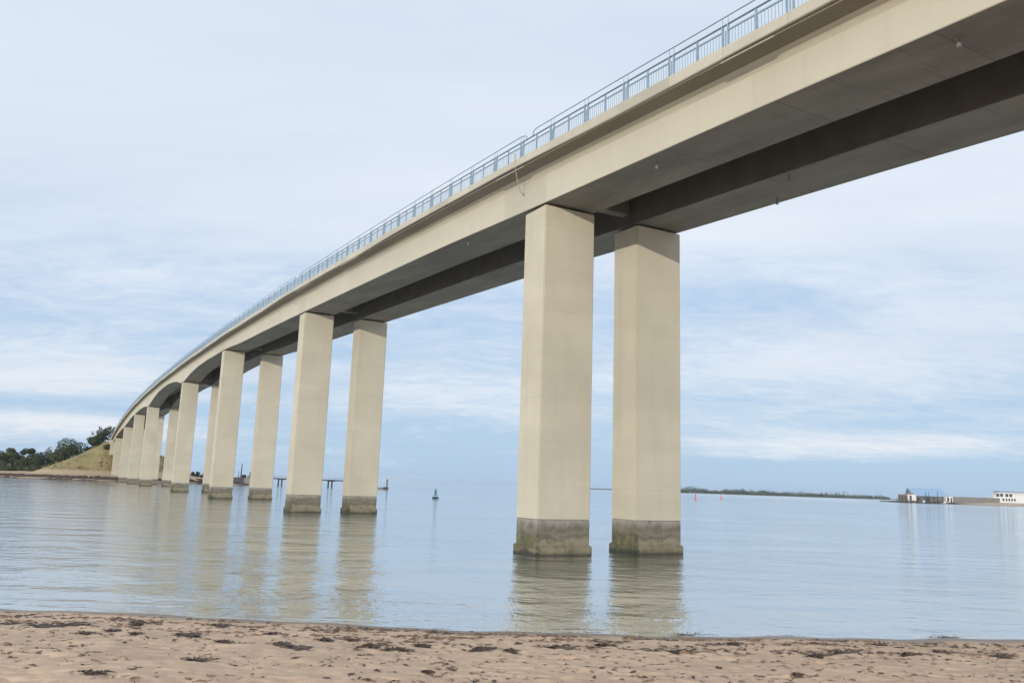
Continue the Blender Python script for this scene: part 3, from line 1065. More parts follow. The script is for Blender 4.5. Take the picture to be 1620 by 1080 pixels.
def tree(name, x, y, z, h, w, kind, label, cat, group, seed, n=1400, style='round', leaf=.34):
    rr = random.Random(seed)
    root = empty(name, (x, y, z - .3))
    tag(root, label, cat, group)
    blobs = []
    base = h * (.16 if style == 'bush' else .42 if style == 'flat' else .22)
    nb = {'bush': 12, 'round': 9, 'wind': 15, 'tall': 8, 'flat': 8}[style]
    for i in range(nb):
        f = (i + .5) / nb
        if style == 'wind':          # swept, pointed sprays leaning to +x
            zc = base + (h - base) * f * .92
            off = w * (.24 * f - .08)
            ax = w * rr.uniform(.17, .27) * (1.1 - .55 * f)
            blobs.append((off + rr.uniform(-.28, .28) * w * (1 - .45 * f), rr.uniform(-.2, .2) * w, zc, ax, ax, h * .15))
        elif style == 'flat':
            blobs.append((rr.uniform(-.36, .36) * w, rr.uniform(-.3, .3) * w, h * rr.uniform(.72, .9), w * .2, w * .2, h * .10))
        elif style == 'tall':
            ax = w * .34 * (1.15 - f * .75)
            blobs.append((rr.uniform(-.1, .1) * w, rr.uniform(-.1, .1) * w, base + (h - base) * f * .92, ax, ax, h * .13))
        else:
            a = rr.uniform(0, 6.28); r0 = w * .34 * math.sqrt(rr.random())
            zc = base + (h - base) * (.18 + .62 * rr.random()) * (1 - .35 * (r0 / (w * .32)) ** 2)
            ax = w * rr.uniform(.15, .24)
            blobs.append((r0 * math.cos(a), r0 * math.sin(a), zc, ax, ax, ax * rr.uniform(.65, .9)))
    tb = MB()
    rt = max(.12, h * .022)
    top = Vector((blobs[-1][0] * .4, blobs[-1][1] * .4, h * .72))
    tb.tube([(0, 0, 0), Vector((rr.uniform(-.1, .1), 0, base)), top], [rt * 1.25, rt, rt * .35], 7)
    for b_ in blobs[::2]:
        s_ = rr.uniform(.35, .8)
        st = Vector((0, 0, base)).lerp(top, s_ * .7)
        tb.tube([st, (st + Vector(b_[:3])) / 2 + Vector((0, 0, .15)), Vector(b_[:3])], [rt * .5, rt * .34, rt * .15], 5)
    tb.build('trunk', M_bark, root, 60)
    cb = MB()
    crown_quads(cb, blobs, n, leaf, rr)
    if style == 'wind':
        for i in range(60):          # ragged sprays along the top
            b_ = rr.choice(blobs[4:])
            c = Vector(b_[:3]); dr = Vector((rr.uniform(-.4, 1), rr.uniform(-.5, .5), rr.uniform(.3, 1))).normalized()
            for q in range(6):
                p = c + dr * (b_[3] * (.8 + q * .12)); s_ = .3 * (1 - q * .12)
                cb.add([p + Vector((-s_, 0, -s_)), p + Vector((s_, .1, -s_ * .5)), p + Vector((s_ * .6, 0, s_)), p + Vector((-s_ * .6, .1, s_ * .6))], [(0, 1, 2, 3)])
    cb.build('crown', M_leaf[kind], root)
    return root


def plant_at(px, Y):
    x, y = ground_at(px, Y)
    return x, y, bk(x, y)


TREES = [
    # px, Y, top py, width px, kind, style, name, label
    (152, 441, 675, 46, 'dark', 'wind', 'windswept_tree', 'dark windswept conifer at the top of the embankment beside the bridge end', 'tree'),
    (112, 425, 694, 60, 'dark', 'bush', 'evergreen_bush', 'big dark evergreen bush on the slope left of the windswept conifer', 'bush'),
    (84, 470, 706, 22, 'grey', 'round', 'broadleaf_tree', 'pale grey green tree just left of the big dark bush', 'tree'),
    (75, 462, 704, 24, 'mid', 'tall', 'broadleaf_tree', 'upright mid green tree, second left of the big dark bush', 'tree'),
    (56, 480, 705, 24, 'grey', 'round', 'broadleaf_tree', 'hazy grey green tree between the flat topped pine and the upright tree', 'tree'),
    (40, 470, 706, 26, 'dark', 'flat', 'umbrella_pine', 'flat topped dark pine with sky showing under its crown', 'tree'),
    (28, 478, 710, 20, 'pale', 'round', 'broadleaf_tree', 'pale olive rounded tree left of the flat topped pine', 'tree'),
    (12, 466, 703, 30, 'mid', 'round', 'broadleaf_tree', 'broad mid green tree near the left picture edge, tallest there', 'tree'),
    (-6, 470, 706, 26, 'dark', 'round', 'broadleaf_tree', 'dark tree cut off by the left picture edge', 'tree'),
    (-30, 480, 705, 30, 'mid', 'round', 'broadleaf_tree', 'tree outside the left picture edge', 'tree'),
    (92, 436, 707, 34, 'mid', 'bush', 'evergreen_bush', 'rounded mid green bush at the lower left foot of the big dark bush', 'bush'),
    (66, 455, 708, 26, 'dark', 'round', 'broadleaf_tree', 'dark green tree filling the gap left of the upright mid green tree', 'tree'),
    (48, 458, 711, 24, 'mid', 'round', 'broadleaf_tree', 'low mid green tree in front of the hazy grey green tree', 'tree'),
    (22, 458, 709, 26, 'dark', 'round', 'broadleaf_tree', 'dark spreading tree right of the broad mid green tree', 'tree'),
    (2, 456, 712, 24, 'mid', 'round', 'broadleaf_tree', 'lower bushy tree in the left corner of the tree row', 'tree'),
    (34, 456, 714, 22, 'mid', 'bush', 'broadleaf_tree', 'low bushy tree beneath the flat topped pine', 'tree'),
    (255, 446, 716, 20, 'dark', 'bush', 'evergreen_bush', 'dark bush on the embankment seen between the bridge piers', 'bush'),
    (171, 402, 711, 22, 'dark', 'bush', 'evergreen_bush', 'low dark bush under the bridge end on the slope', 'bush'),
    (140, 432, 705, 24, 'mid', 'bush', 'evergreen_bush', 'mid green scrub between the big bush and the hill top', 'bush'),
    (305, 420, 744, 8, 'dark', 'bush', 'evergreen_bush', 'small dark shrub, left of three on the low dune behind the piers', 'bush'),
    (313, 424, 742, 9, 'dark', 'bush', 'evergreen_bush', 'small dark shrub, middle of three on the low dune behind the piers', 'bush'),
    (321, 428, 744, 8, 'mid', 'bush', 'evergreen_bush', 'small green shrub, right of three on the low dune behind the piers', 'bush'),
]
for i, (px, Y_, top, wpx, kind, style, nm, lab, cat) in enumerate(TREES):
    if lab.startswith('tree outside'): continue
    x, y, z = plant_at(px, Y_)
    zt = at(px, top + 2, Y_).z
    h = max(zt - z + .3, 1.6); w = wpx / F_PX * Y_ * 1.02
    big = w > 10
    tree(nm, x, y, z, h, w, kind, lab, cat, 'trees and bushes on the far left bank', 100 + i, 4200 if big else (500 if w < 4 else 2200), style, .38 if big else .30)

# low undergrowth filling in under the tree row
r_ = random.Random(44)
mb = MB()
for i in range(80):
    px = r_.uniform(-20, 96); Y_ = r_.uniform(445, 500)
    x, y, z = plant_at(px, Y_)
    s_ = r_.uniform(2.4, 4.4)
    crown_quads(mb, [(x, y, z + s_ * .35, s_, s_, s_ * .8)], 130, .34, r_)
tag(mb.build('undergrowth', M_leaf['mid']), 'mixed green undergrowth beneath the tree row at far left', 'undergrowth', None, 'stuff')

# ------------------------------------------------------------------ quay, jetty, buoys
M_grey = simple('weathered_grey_concrete', (0.22, 0.21, 0.20), .85, .3, 1.5, bump=.3)
M_wood = simple('dark_wet_timber', (0.06, 0.055, 0.055), .8, .35, 3)
M_white = simple('white_render', (0.72, 0.70, 0.66), .8, .08, 1.5)
M_glass = simple('dark_window_glass', (0.05, 0.06, 0.075), .15, .2, 2)
M_blue = simple('light_blue_sheet_roof', (0.28, 0.41, 0.58), .6, .10, 1.0)
M_slate = simple('grey_blue_flat_roof', (0.26, 0.30, 0.36), .7, .15, 1.0)
M_red = simple('red_buoy_paint', (0.55, 0.15, 0.13), .5, .15, 3)
M_green = simple('green_buoy_paint', (0.035, 0.26, 0.19), .5, .2, 3)
M_hull = simple('dark_buoy_float', (0.03, 0.055, 0.065), .5, .3, 3)
M_rust = simple('rusty_red_sheet', (0.20, 0.135, 0.12), .8, .3, 1.5)
M_wallg = simple('grey_green_sheet_wall', (0.20, 0.21, 0.20), .8, .25, .8)

# the stone landing quay between the third pier pair
qa = Vector((*ground_at(366, 400), 0)); qb = Vector((*ground_at(402, 396), 0))
quay = empty('stone_quay', qa)
tag(quay, 'low grey stone quay with posts seen between the columns of the third pier pair', 'quay')
dq = qb - qa; ang = math.atan2(dq.y, dq.x); quay.rotation_euler = (0, 0, ang); Lq = dq.length
mb = MB()
for i in range(12):
    a, c = Lq * i / 12, Lq * (i + 1) / 12
    mb.box(a + .01, c - .01, 0, 6, -1, 3.3 + .15 * math.sin(i * 1.7))
mb.build('quay_wall', M_grey, quay)
for px, hgt, wd in ((373, 3.4, .16), (377, 7.2, .3), (391, 3.2, .3), (394, 2.6, .4), (388, 1.2, .3)):
    mb = MB(); xx = (px - 366) / 36 * Lq
    mb.tube([(xx, 2, 2.8), (xx + hgt * .03, 2, 3 + hgt)], [wd, wd * .6], 8)
    mb.build('mooring_post', M_wood, quay)
mb = MB(); xx = (382 - 366) / 36 * Lq
mb.box(xx - .6, xx + .6, 1, 3, 3.2, 4.6); mb.box(xx - .7, xx + .7, .8, 3.2, 4.6, 4.75)
mb.build('quay_hut', M_wood, quay)

# jetty
ja = Vector((*ground_at(395, 430), 0)); jb = Vector((*ground_at(592, 396), 0))
jetty = empty('jetty', ja); dj = jb - ja; Lj = dj.length
jetty.rotation_euler = (0, 0, math.atan2(dj.y, dj.x))
tag(jetty, 'thin dark jetty on pairs of piles running out behind the piers', 'jetty')
zj = 3.7
mb = MB()
mb.box(0, Lj, -1.1, 1.1, zj - .22, zj)
mb.box(0, Lj, -1.15, -1.0, zj - .55, zj - .22); mb.box(0, Lj, 1.0, 1.15, zj - .55, zj - .22)
mb.build('walkway', M_wood, jetty)
mb = MB()
for s_ in np.arange(0, Lj, 2.0): mb.bar((s_, -1.05, zj), (s_, -1.05, zj + 1.0), .07)
mb.bar((0, -1.05, zj + 1.0), (Lj, -1.05, zj + 1.0), .06); mb.bar((0, -1.05, zj + .55), (Lj, -1.05, zj + .55), .04)
mb.build('handrail', M_wood, jetty)
for px in (410, 446, 486, 525, 566, 592):
    Yp = 430 + (396 - 430) * (px - 395) / (592 - 395)
    s_ = (Vector((*ground_at(px, Yp), 0)) - ja).length
    s_ = min(s_, Lj - .6)
    for dx in (-1.1, 1.1):
        mb = MB()
        mb.tube([(s_ + dx, -.7, -2), (s_ + dx, -.7, zj - .3)], .38, 9)
        mb.build('pile', M_wood, jetty)
    mb = MB(); mb.box(s_ - 1.6, s_ + 1.6, -1.05, 1.05, zj - .8, zj - .56); mb.build('cross_beam', M_wood, jetty)
# floating pontoon off the jetty end
pa = Vector((*ground_at(598, 402), 0)); pb_ = Vector((*ground_at(612.5, 402), 0))
pont = empty('landing_pontoon', pa)
tag(pont, 'low grey floating pontoon with a tall mooring pile off the jetty end', 'pontoon')
Lp = (pb_ - pa).length
mb = MB(); mb.box(-3, Lp - 1.2, -1, 1, -.3, .75); mb.box(-3, Lp - 1.2, -1.05, 1.05, .75, .9)
mb.build('deck', M_grey, pont)
mb = MB(); mb.box(Lp - 1.6, Lp + .6, -1.2, 1.2, -.4, 1.15); mb.build('float', M_wood, pont)
mb = MB(); mb.tube([(Lp, 0, -2), (Lp, 0, 4.6)], .3, 9); mb.tube([(Lp, 0, 4.6), (Lp, 0, 4.9)], .36, 9); mb.build('mooring_pile', M_wood, pont)

# green buoy
gx, gy = ground_at(690, 206)
gb = empty('navigation_buoy', (gx, gy, 0))
tag(gb, 'green conical channel buoy with dark round float out on the water', 'buoy')
mb = MB(); mb.lathe([(.45, -.6), (.8, -.3), (.86, .1), (.80, .28), (.4, .36)], n=20); mb.build('float', M_hull, gb, 40)
mb = MB()
for k in range(4):
    a = k * math.pi / 2 + .4
    mb.bar((.62 * math.cos(a), .62 * math.sin(a), .3), (.2 * math.cos(a), .2 * math.sin(a), 1.7), .07)
for z_, r0 in ((.75, .48), (1.2, .34)):
    for k in range(4):
        a, c = k * math.pi / 2 + .4, (k + 1) * math.pi / 2 + .4
        mb.bar((r0 * math.cos(a), r0 * math.sin(a), z_), (r0 * math.cos(c), r0 * math.sin(c), z_), .05)
mb.lathe([(.27, .72), (.2, 1.05)], n=12)
mb.build('lattice_mast', M_green, gb)
mb = MB(); mb.lathe([(.05, 1.3), (.26, 1.45), (.27, 1.72), (.2, 1.9), (.05, 2.45)], n=16); mb.build('topmark', M_green, gb, 40)
mb = MB(); mb.lathe([(.05, 2.43), (.07, 2.5), (.06, 2.66)], n=10); mb.build('lamp', M_white, gb)

for px, D, hh, lab in ((1100, 396, 2.75, 'larger red can buoy in front of the far wooded shore'), (1140.5, 500, 2.4, 'smaller red buoy right of the larger red one, farther out')):
    x, y = ground_at(px, D)
    rb = empty('navigation_buoy', (x, y, 0)); tag(rb, lab, 'buoy', 'red channel buoys')
    mb = MB(); mb.lathe([(.5, -.5), (.75, -.2), (.78, .3), (.5, .42)], n=18); mb.build('float', M_red, rb, 40)
    mb = MB(); mb.lathe([(.34, .4), (.28, hh * .75), (.24, hh * .76)], n=14); mb.build('pillar', M_red, rb, 40)
    mb = MB(); mb.lathe([(.06, hh * .75), (.3, hh * .78), (.3, hh), (.1, hh + .05)], n=14); mb.build('topmark', M_red, rb, 40)

# ------------------------------------------------------------------ right-hand shore
DR = 850.0
mpp = DR / F_PX


def rx(px): return ground_at(px, DR)[0]


def rz(px, py): return at(px, py, DR).z


ZS = -1.6                           # photo rows on this shore are read relative to its own waterline (row 795)
def hrow(py, px): return max(0.0, (795.0 + .03 * (px - 1470) - py) * mpp * 1.03)


# low land on the right: a sand spit rising to the road level
xs = np.concatenate([np.arange(rx(1506), rx(1506) + 520, 3.0)]); ys = np.arange(DR - 22, DR + 260, 3.0)
X, Y = np.meshgrid(xs, ys)
yfront = DR + 4 - 22 * np.clip((X - rx(1520)) / (rx(1620) - rx(1520)), 0, 1.6)
d = Y - yfront
Z = np.where(d > 0, np.clip(d * .17, 0, 3.2), d * .2) + .3 * (fbm(X * .05, Y * .05, 61, 3) - .5) * (d > 3)
M_spit = sand_material('spit_sand', (0.50, 0.40, 0.31), (0.22, 0.18, 0.15), 0.15, 0.6)
spit = grid_obj('sand_spit', X, Y, Z, M_spit)
tag(spit, kind='structure')

# rock and pile bank under the port shed
r_ = random.Random(21); mb = MB()
for i in range(420):
    x = r_.uniform(rx(1412), rx(1510)); f = (x - rx(1412)) / (rx(1510) - rx(1412))
    y = DR + r_.uniform(-5, 10); s_ = r_.uniform(.5, 1.5)
    zc = r_.uniform(-.5, 1.5 * min(1, f * 4 + .25))
    vs = []
    for q in range(8):
        vs.append((x + s_ * ((q & 1) * 2 - 1) * r_.uniform(.5, 1), y + s_ * ((q >> 1 & 1) * 2 - 1) * r_.uniform(.5, 1), zc + s_ * .7 * ((q >> 2) * 2 - 1) * r_.uniform(.5, 1)))
    mb.add(vs, [(0, 2, 3, 1), (4, 5, 7, 6), (0, 1, 5, 4), (2, 6, 7, 3), (0, 4, 6, 2), (1, 3, 7, 5)])
M_rock = simple('dark_wet_rock', (0.06, 0.058, 0.055), .8, .5, .6)
tag(mb.build('rock_bank', M_rock), 'dark rock bank at the water line under the blue roofed shed', 'rocks', None, 'stuff')
mb = MB()
mb.box(rx(1420), rx(1512), DR + 2, DR + 40, -2, 1.6)
pl = mb.build('quay_platform', M_grey)
tag(pl, 'grey concrete quay platform carrying the blue roofed shed', 'quay')

# the shed
x0, x1 = rx(1449), rx(1503)
shed = empty('port_shed', ((x0 + x1) / 2, DR + 14, 1.6))
tag(shed, 'large port shed with a big light blue pitched roof on the right shore', 'shed')
hx = (x1 - x0) / 2
ze = hrow(784, 1475) - 1.6; zr = hrow(772.2, 1475) - 1.6
mb = MB()
mb.box(-hx + .8, hx - .8, -7, 9, 0, ze - .1)
mb.build('wall', M_wallg, shed)
mb = MB()
e = .35
def slope(y0, z0, y1, z1, xa0, xa1, xb0, xb1):
    top = [(xa0, y0, z0), (xa1, y0, z0), (xb1, y1, z1), (xb0, y1, z1)]
    mb.add(top + [(a, b_, c - .25) for a, b_, c in top], [(0, 1, 2, 3), (7, 6, 5, 4), (0, 4, 5, 1), (1, 5, 6, 2), (2, 6, 7, 3), (3, 7, 4, 0)])
slope(-9, ze, 1, zr, -hx + .6, hx + 1.0, -hx - 1.6, hx - .8)
slope(11, ze, 1.02, zr, -hx + .6, hx + 1.0, -hx - 1.6, hx - .8)
for s_ in np.linspace(-hx + .8, hx - .4, 22):
    f = (s_ + hx) / (2 * hx)
    mb.bar((s_ + .3, -9, ze + .04), (s_ - .9, 1, zr + .04), .12, .08)
mb.build('roof', M_blue, shed)
mb = MB()
mb.add([(-hx + 1, -7.02, ze - .1), (-hx + 1, 9, ze - .1), (-hx - .6, 1, zr - .4)], [(0, 1, 2)])
mb.add([(hx - .8, -7.02, ze - .1), (hx - .8, 9, ze - .1), (hx - .8, 1, zr - .4)], [(2, 1, 0)])
mb.build('gable', M_wallg, shed)
for i, s_ in enumerate((-.75, -.5, -.2, .1, .42, .7)):
    mb = MB(); mb.box(hx * s_ - .2, hx * s_ + .2, -8.6, -8.2, 0, ze - .15); mb.build('post', M_wood, shed)
for s_, w_, h_ in ((-.62, 3.0, .7), (-.05, 3.6, .8), (.55, 2.4, .6)):
    mb = MB(); mb.box(hx * s_ - w_ / 2, hx * s_ + w_ / 2, -7.12, -7.0, .05, ze * h_); mb.build('door', M_glass if s_ < .5 else M_rust, shed)
for s_, w_ in ((-.3, 2.0), (.28, 2.2)):
    mb = MB(); mb.box(hx * s_ - w_ / 2, hx * s_ + w_ / 2, -7.12, -7.0, ze * .45, ze * .8); mb.build('window', M_glass, shed)


def cabin(name, pxa, pxb, yoff, toprow, mat, roofm, label, cat, door=True, rooftilt=.3):
    a, c = rx(pxa), rx(pxb); w = (c - a) / 2; h_ = hrow(toprow, (pxa + pxb) / 2) - 1.6
    r0 = empty(name, ((a + c) / 2, DR + yoff, 1.6)); tag(r0, label, cat)
    m_ = MB(); m_.box(-w, w, -2.5, 2.5, 0, h_); m_.build('wall', mat, r0)
    m_ = MB()
    m_.add([(-w - .3, -2.9, h_ + .02), (w + .3, -2.9, h_ + .02), (w + .3, 2.9, h_ + rooftilt), (-w - .3, 2.9, h_ + rooftilt),
            (-w - .3, -2.9, h_ + .2), (w + .3, -2.9, h_ + .2), (w + .3, 2.9, h_ + .2 + rooftilt), (-w - .3, 2.9, h_ + .2 + rooftilt)],
           [(0, 3, 2, 1), (4, 5, 6, 7), (0, 1, 5, 4), (1, 2, 6, 5), (2, 3, 7, 6), (3, 0, 4, 7)])
    m_.build('roof', roofm, r0)
    m_ = MB(); m_.box(-w * .65, -w * .1, -2.6, -2.49, .9, h_ * .85); m_.build('window', M_glass, r0)
    if door:
        m_ = MB(); m_.box(w * .3, w * .75, -2.6, -2.49, .0, h_ * .8); m_.build('door', M_wood, r0)
    return r0


cabin('harbour_cabin', 1438, 1450.5, 4, 782, M_white, M_white, 'white box cabin with a dark window left of the blue roofed shed', 'cabin', False, .1)
cabin('harbour_cabin', 1497, 1507.5, 2.5, 785, M_white, M_white, 'small white hut with a dark door at the right end of the blue roofed shed', 'hut', True, .15)
cabin('harbour_cabin', 1427, 1437.5, 6, 782.5, M_rust, M_rust, 'rusty red sheet hut, leftmost building of the port', 'hut', True, .5)
cabin('harbour_cabin', 1443, 1449, 8, 779.5, M_wallg, M_slate, 'small grey lean-to against the left end of the blue roofed shed', 'hut', False, .4)
r_ = random.Random(31)
MAST_L = ['thin mast at the far left tip of the port', 'mooring pole left of the rusty hut', 'mooring pole in front of the rusty hut', 'thin pole beside the white box cabin',
          'pole under the left half of the blue roof', 'pole under the middle of the blue roof', 'pole right of the middle of the blue roof', 'pole under the right end of the blue roof']
for (px, row), lab in zip(((1415, 786), (1420, 783.5), (1431, 783), (1436, 773), (1461, 777.5), (1466, 778), (1480, 777), (1495, 783)), MAST_L):
    mb = MB(); x = rx(px)
    hh = hrow(row, px)
    thin = row < 775
    mb.tube([(x, DR - 5.5, -1.5), (x + .05 * hh * r_.uniform(-1, 1), DR - 5.5, hh)], [.11 if thin else .28, .06 if thin else .2], 7)
    tag(mb.build('mooring_pole', M_wood), lab, 'pole', 'poles around the port')


mb = MB()
for i in range(90):
    x = r_.uniform(rx(1418), rx(1506)); y = DR + r_.uniform(-4.5, 6); s_ = r_.uniform(.4, 1.3); h_ = r_.uniform(.5, 3.2)
    z0 = 1.55 if y > DR + 2.6 else r_.uniform(.2, .9)
    if r_.random() < .5:
        mb.box(x - s_, x + s_, y - s_ * .6, y + s_ * .6, z0, z0 + h_ * .7)
    else:
        mb.tube([(x, y, -1), (x + r_.uniform(-.2, .2), y, z0 + h_ * 1.3)], .17, 6)
tag(mb.build('quay_clutter', simple('dark_mixed_harbour_gear', (.14, .135, .13), .85, .65, .5)), 'dark heaps of crates, nets and piles along the front of the blue roofed shed', 'harbour gear', None, 'stuff')


def fishing_boat(px, L, colm, label, rz_):
    x = rx(px)
    b0 = empty('fishing_boat', (x, DR - 8.5, 0), rz_); tag(b0, label, 'boat', 'small boats at the port')
    m_ = MB(); sec = []
    for s_ in range(9):
        f = s_ / 8; xx = (f - .5) * L; w = 1.2 * (1 - max(0, (f - .45) / .55) ** 2 * .97) * (.85 + .15 * f)
        zt = .9 + .5 * f ** 2
        sec += [(xx, -w, zt), (xx, -w * .75, -.05), (xx, 0, -.35), (xx, w * .75, -.05), (xx, w, zt)]
    fs = []
    for s_ in range(8):
        for q in range(4):
            a = s_ * 5 + q; fs.append((a, a + 1, a + 6, a + 5))
        fs.append((s_ * 5 + 4, s_ * 5, s_ * 5 + 5, s_ * 5 + 9))
    fs.append((4, 3, 2, 1, 0))
    m_.add(sec, fs); m_.build('hull', colm, b0)
    m_ = MB(); m_.box(-L * .1, L * .18, -.75, .75, .9, 2.5); m_.box(-L * .13, L * .21, -.85, .85, 2.5, 2.62); m_.build('wheelhouse', M_white, b0)
    m_ = MB(); m_.tube([(-L * .2, 0, .9), (-L * .2, 0, 4.4)], [.07, .04], 6); m_.build('mast', M_wood, b0)


fishing_boat(1487, 7.5, M_grey, 'small grey fishing boat moored below the middle of the shed', .1)
fishing_boat(1455, 6.5, M_hull, 'small dark boat moored below the white box cabin', 2.9)

# long quay wall to the right
a, c = rx(1507.5), rx(1590)
qw = empty('harbour_wall', (a, DR + 9, 0)); tag(qw, 'long low grey brown harbour wall between the shed and the white building', 'wall')
L_ = c - a; mb = MB()
M_wallb = simple('brown_grey_harbour_stone', (0.20, 0.185, 0.17), .9, .3, .5)
for i in range(14):
    s0, s1 = L_ * i / 14, L_ * (i + 1) / 14
    mb.box(s0 + .03, s1 - .03, 0, 5, -1, hrow(786.2, 1550) + .12 * math.sin(i * 2.1))
mb.build('wall', M_wallb, qw)
mb = MB(); mb.box(0, L_ * .8, -2.2, -.02, -1, 1.0); mb.build('footing', M_rock, qw)

# white two-storey building
a = rx(1588); ln = 46
wb = empty('harbour_building', (a, DR + 22, 2.8)); tag(wb, 'white two storey building with flat grey roof at the right picture edge', 'building')
h1 = (hrow(785.5, 1600) - 2.8) * 1.0; h2 = hrow(779.2, 1605) - 2.8; h3 = hrow(777.0, 1605) - 2.8
x_l = lambda px: rx(px) - a
mb = MB(); mb.box(0, ln, -4, 8, 0, h1); mb.build('wall', M_white, wb)
mb = MB(); mb.box(x_l(1596), ln, -2, 8, h1, h2); mb.build('upper_wall', M_white, wb)
mb = MB(); mb.box(x_l(1594.5), ln, -4.3, 8.3, h2 - .9, h2 + .002); mb.build('balcony_roof', M_white, wb)
mb = MB(); mb.box(x_l(1600), ln, -2.5, 8.5, h2 + .002, h3 + .3); mb.build('roof', M_slate, wb)
for k, px in enumerate((1597, 1600.5, 1604, 1609, 1613.5, 1618, 1622.5)):
    if k in (0, 2, 3, 4, 5, 6):
        mb = MB(); xx = x_l(px + .2); mb.box(xx - .8, xx + .9, -4.1, -3.99, h1 * .35, h1 * .78); mb.build('window', M_glass, wb)
for px in (1597.5, 1603.5, 1612, 1618.5):
    mb = MB(); xx = x_l(px); mb.box(xx - 1.3, xx + 1.5, -2.1, -1.99, h1 + .25, h2 - 1.0); mb.build('window', M_glass, wb)
for px, row, lab in ((1525.5, 771.5, 'faint slender lamp mast, leftmost of three behind the long harbour wall'), (1555.5, 769.5, 'faint slender lamp mast, middle of three behind the long harbour wall'), (1561, 772, 'faint slender lamp mast, rightmost of three behind the long harbour wall')):
    mb = MB(); x = rx(px)
    mb.tube([(x, DR + 16, 0), (x, DR + 16, hrow(row, px))], [.10, .05], 6)
    mb.tube([(x - .5, DR + 16, hrow(row, px)), (x + .5, DR + 16, hrow(row, px))], .07, 5)
    tag(mb.build('lamp_mast', simple('pale_mast_metal', (.5, .53, .56), .5)), lab, 'lamp post', 'lamp masts on the right shore')

# far wooded shore (2.5 km off)
DF = 2500.0
fx = lambda px: ground_at(px, DF)[0]
xs = np.linspace(fx(1065), fx(1640), 90); ys = np.linspace(DF - 20, DF + 900, 24)
X, Y = np.meshgrid(xs, ys)
dd = np.minimum(Y - DF, (X - fx(1066)) * .25)
Z = np.clip(dd * .08, -1.5, 2.2) + .8 * (fbm(X * .01, Y * .01, 71, 3) - .5)
far = grid_obj('far_shore', X, Y, Z, simple('far_salt_meadow', (0.20, 0.20, 0.13), .95, .3, .01))
tag(far, kind='structure')
xs = np.linspace(fx(905), fx(975), 30); ys = np.linspace(DF + 1500, DF + 1900, 8)
X, Y = np.meshgrid(xs, ys)
k_ = (DF + 1500) / DF
X = X * k_
Z = np.clip((X - X.min()) * .06, 0, 6.0) * np.clip((Y - DF - 1500) / 60, -.1, 1) - .2
o = grid_obj('far_headland', X, Y, Z, simple('far_headland_scrub', (0.10, 0.11, 0.08), .95, .3, .02))
tag(o, kind='structure')
r_ = random.Random(91); mb = MB()
TL = [(1076, 776.0), (1090, 775.4), (1105, 776.0), (1125, 778.6), (1142, 779.8), (1150, 778.0), (1165, 778.4), (1185, 778.4), (1205, 780.0), (1222, 779.0), (1228, 779.6),
      (1240, 782.2), (1246, 781.2), (1265, 780.6), (1280, 781.3), (1300, 782.3), (1315, 781.6), (1335, 782.2), (1342, 781.3), (1350, 783.8), (1362, 784.0), (1380, 784.2), (1395, 784.9), (1410, 786)]
px = 1072.0
while px < 1412:
    top = float(np.interp(px, [t[0] for t in TL], [t[1] for t in TL])); bot = 783.0 + .021 * (px - 1076)
    h_ = max(1.5, (bot - top) * DF / F_PX * r_.choice((.5, .8, 1.05, 1.25, 1.45)))
    for row in range(3):
        x = fx(px + r_.uniform(-1.5, 1.5)); y = DF + 12 + row * 14 + r_.uniform(0, 10); hh = h_ * r_.uniform(.55, 1.0)
        s_ = hh * r_.uniform(.35, .6) + 1
        crown_quads(mb, [(x, y, 1.0 + hh * .55, s_, s_, hh * .5)], 34, 1.5, r_)
    px += r_.uniform(1.2, 2.8)
tag(mb.build('distant_woods', M_leaf['far']), 'long low line of distant trees on the far right shore', 'woods', None, 'stuff')

# ------------------------------------------------------------------ air
mb = MB(); mb.box(-9900, 9900, -9900, 9900, -8, 46)
hm = bpy.data.materials.new('haze'); hm.use_nodes = True
t = NT(hm.node_tree); out = t.new('ShaderNodeOutputMaterial'); pv = t.new('ShaderNodeVolumePrincipled')
pv.inputs['Color'].default_value = (0.74, 0.86, 1.0, 1); pv.inputs['Density'].default_value = 0.00006
pv.inputs['Anisotropy'].default_value = 0.0
t.link(pv.outputs[0], out.inputs['Volume'])
HAZE = True
if HAZE:
    tag(mb.build('haze', hm), 'thin pale sea air fading the far shores', 'haze', None, 'stuff')

# ------------------------------------------------------------------ light
S = (-VD - 0.78 * UD); S.normalize()
EL = R(7.3)
S = Vector((S.x * math.cos(EL), S.y * math.cos(EL), math.sin(EL)))
sd = bpy.data.lights.new('sun', 'SUN'); sd.energy = 2.45; sd.angle = R(0.6); sd.color = (1.0, 0.93, 0.82)
so = bpy.data.objects.new('sun', sd); COL.objects.link(so)
so.rotation_euler = S.to_track_quat('Z', 'Y').to_euler()
so.location = (0, 0, 60)

w = bpy.data.worlds.new('World'); scene.world = w; w.use_nodes = True
t = NT(w.node_tree)
out = t.new('ShaderNodeOutputWorld'); bg = t.new('ShaderNodeBackground'); t.link(bg.outputs[0], out.inputs[0])
sky = t.new('ShaderNodeTexSky', sky_type='NISHITA', sun_disc=False)
sky.sun_elevation = EL; sky.sun_rotation = math.atan2(S.x, S.y)
sky.air_density = 1.0; sky.dust_density = 1.5; sky.ozone_density = 2.0
SKS = 0.10
bg.inputs['Strength'].default_value = SKS
gv = t.new('ShaderNodeTexCoord').outputs['Generated']
sep = t.new('ShaderNodeSeparateXYZ'); t.link(gv, sep.inputs[0])
dx, dy, dz = sep.outputs
az = t.math('ARCTAN2', dx, dy)                 # 0 = straight ahead, + to the right
el = t.math('ARCSINE', dz)
den = t.math('ADD', t.math('MAXIMUM', dz, 0.0), 0.15)
cv = t.new('ShaderNodeCombineXYZ')
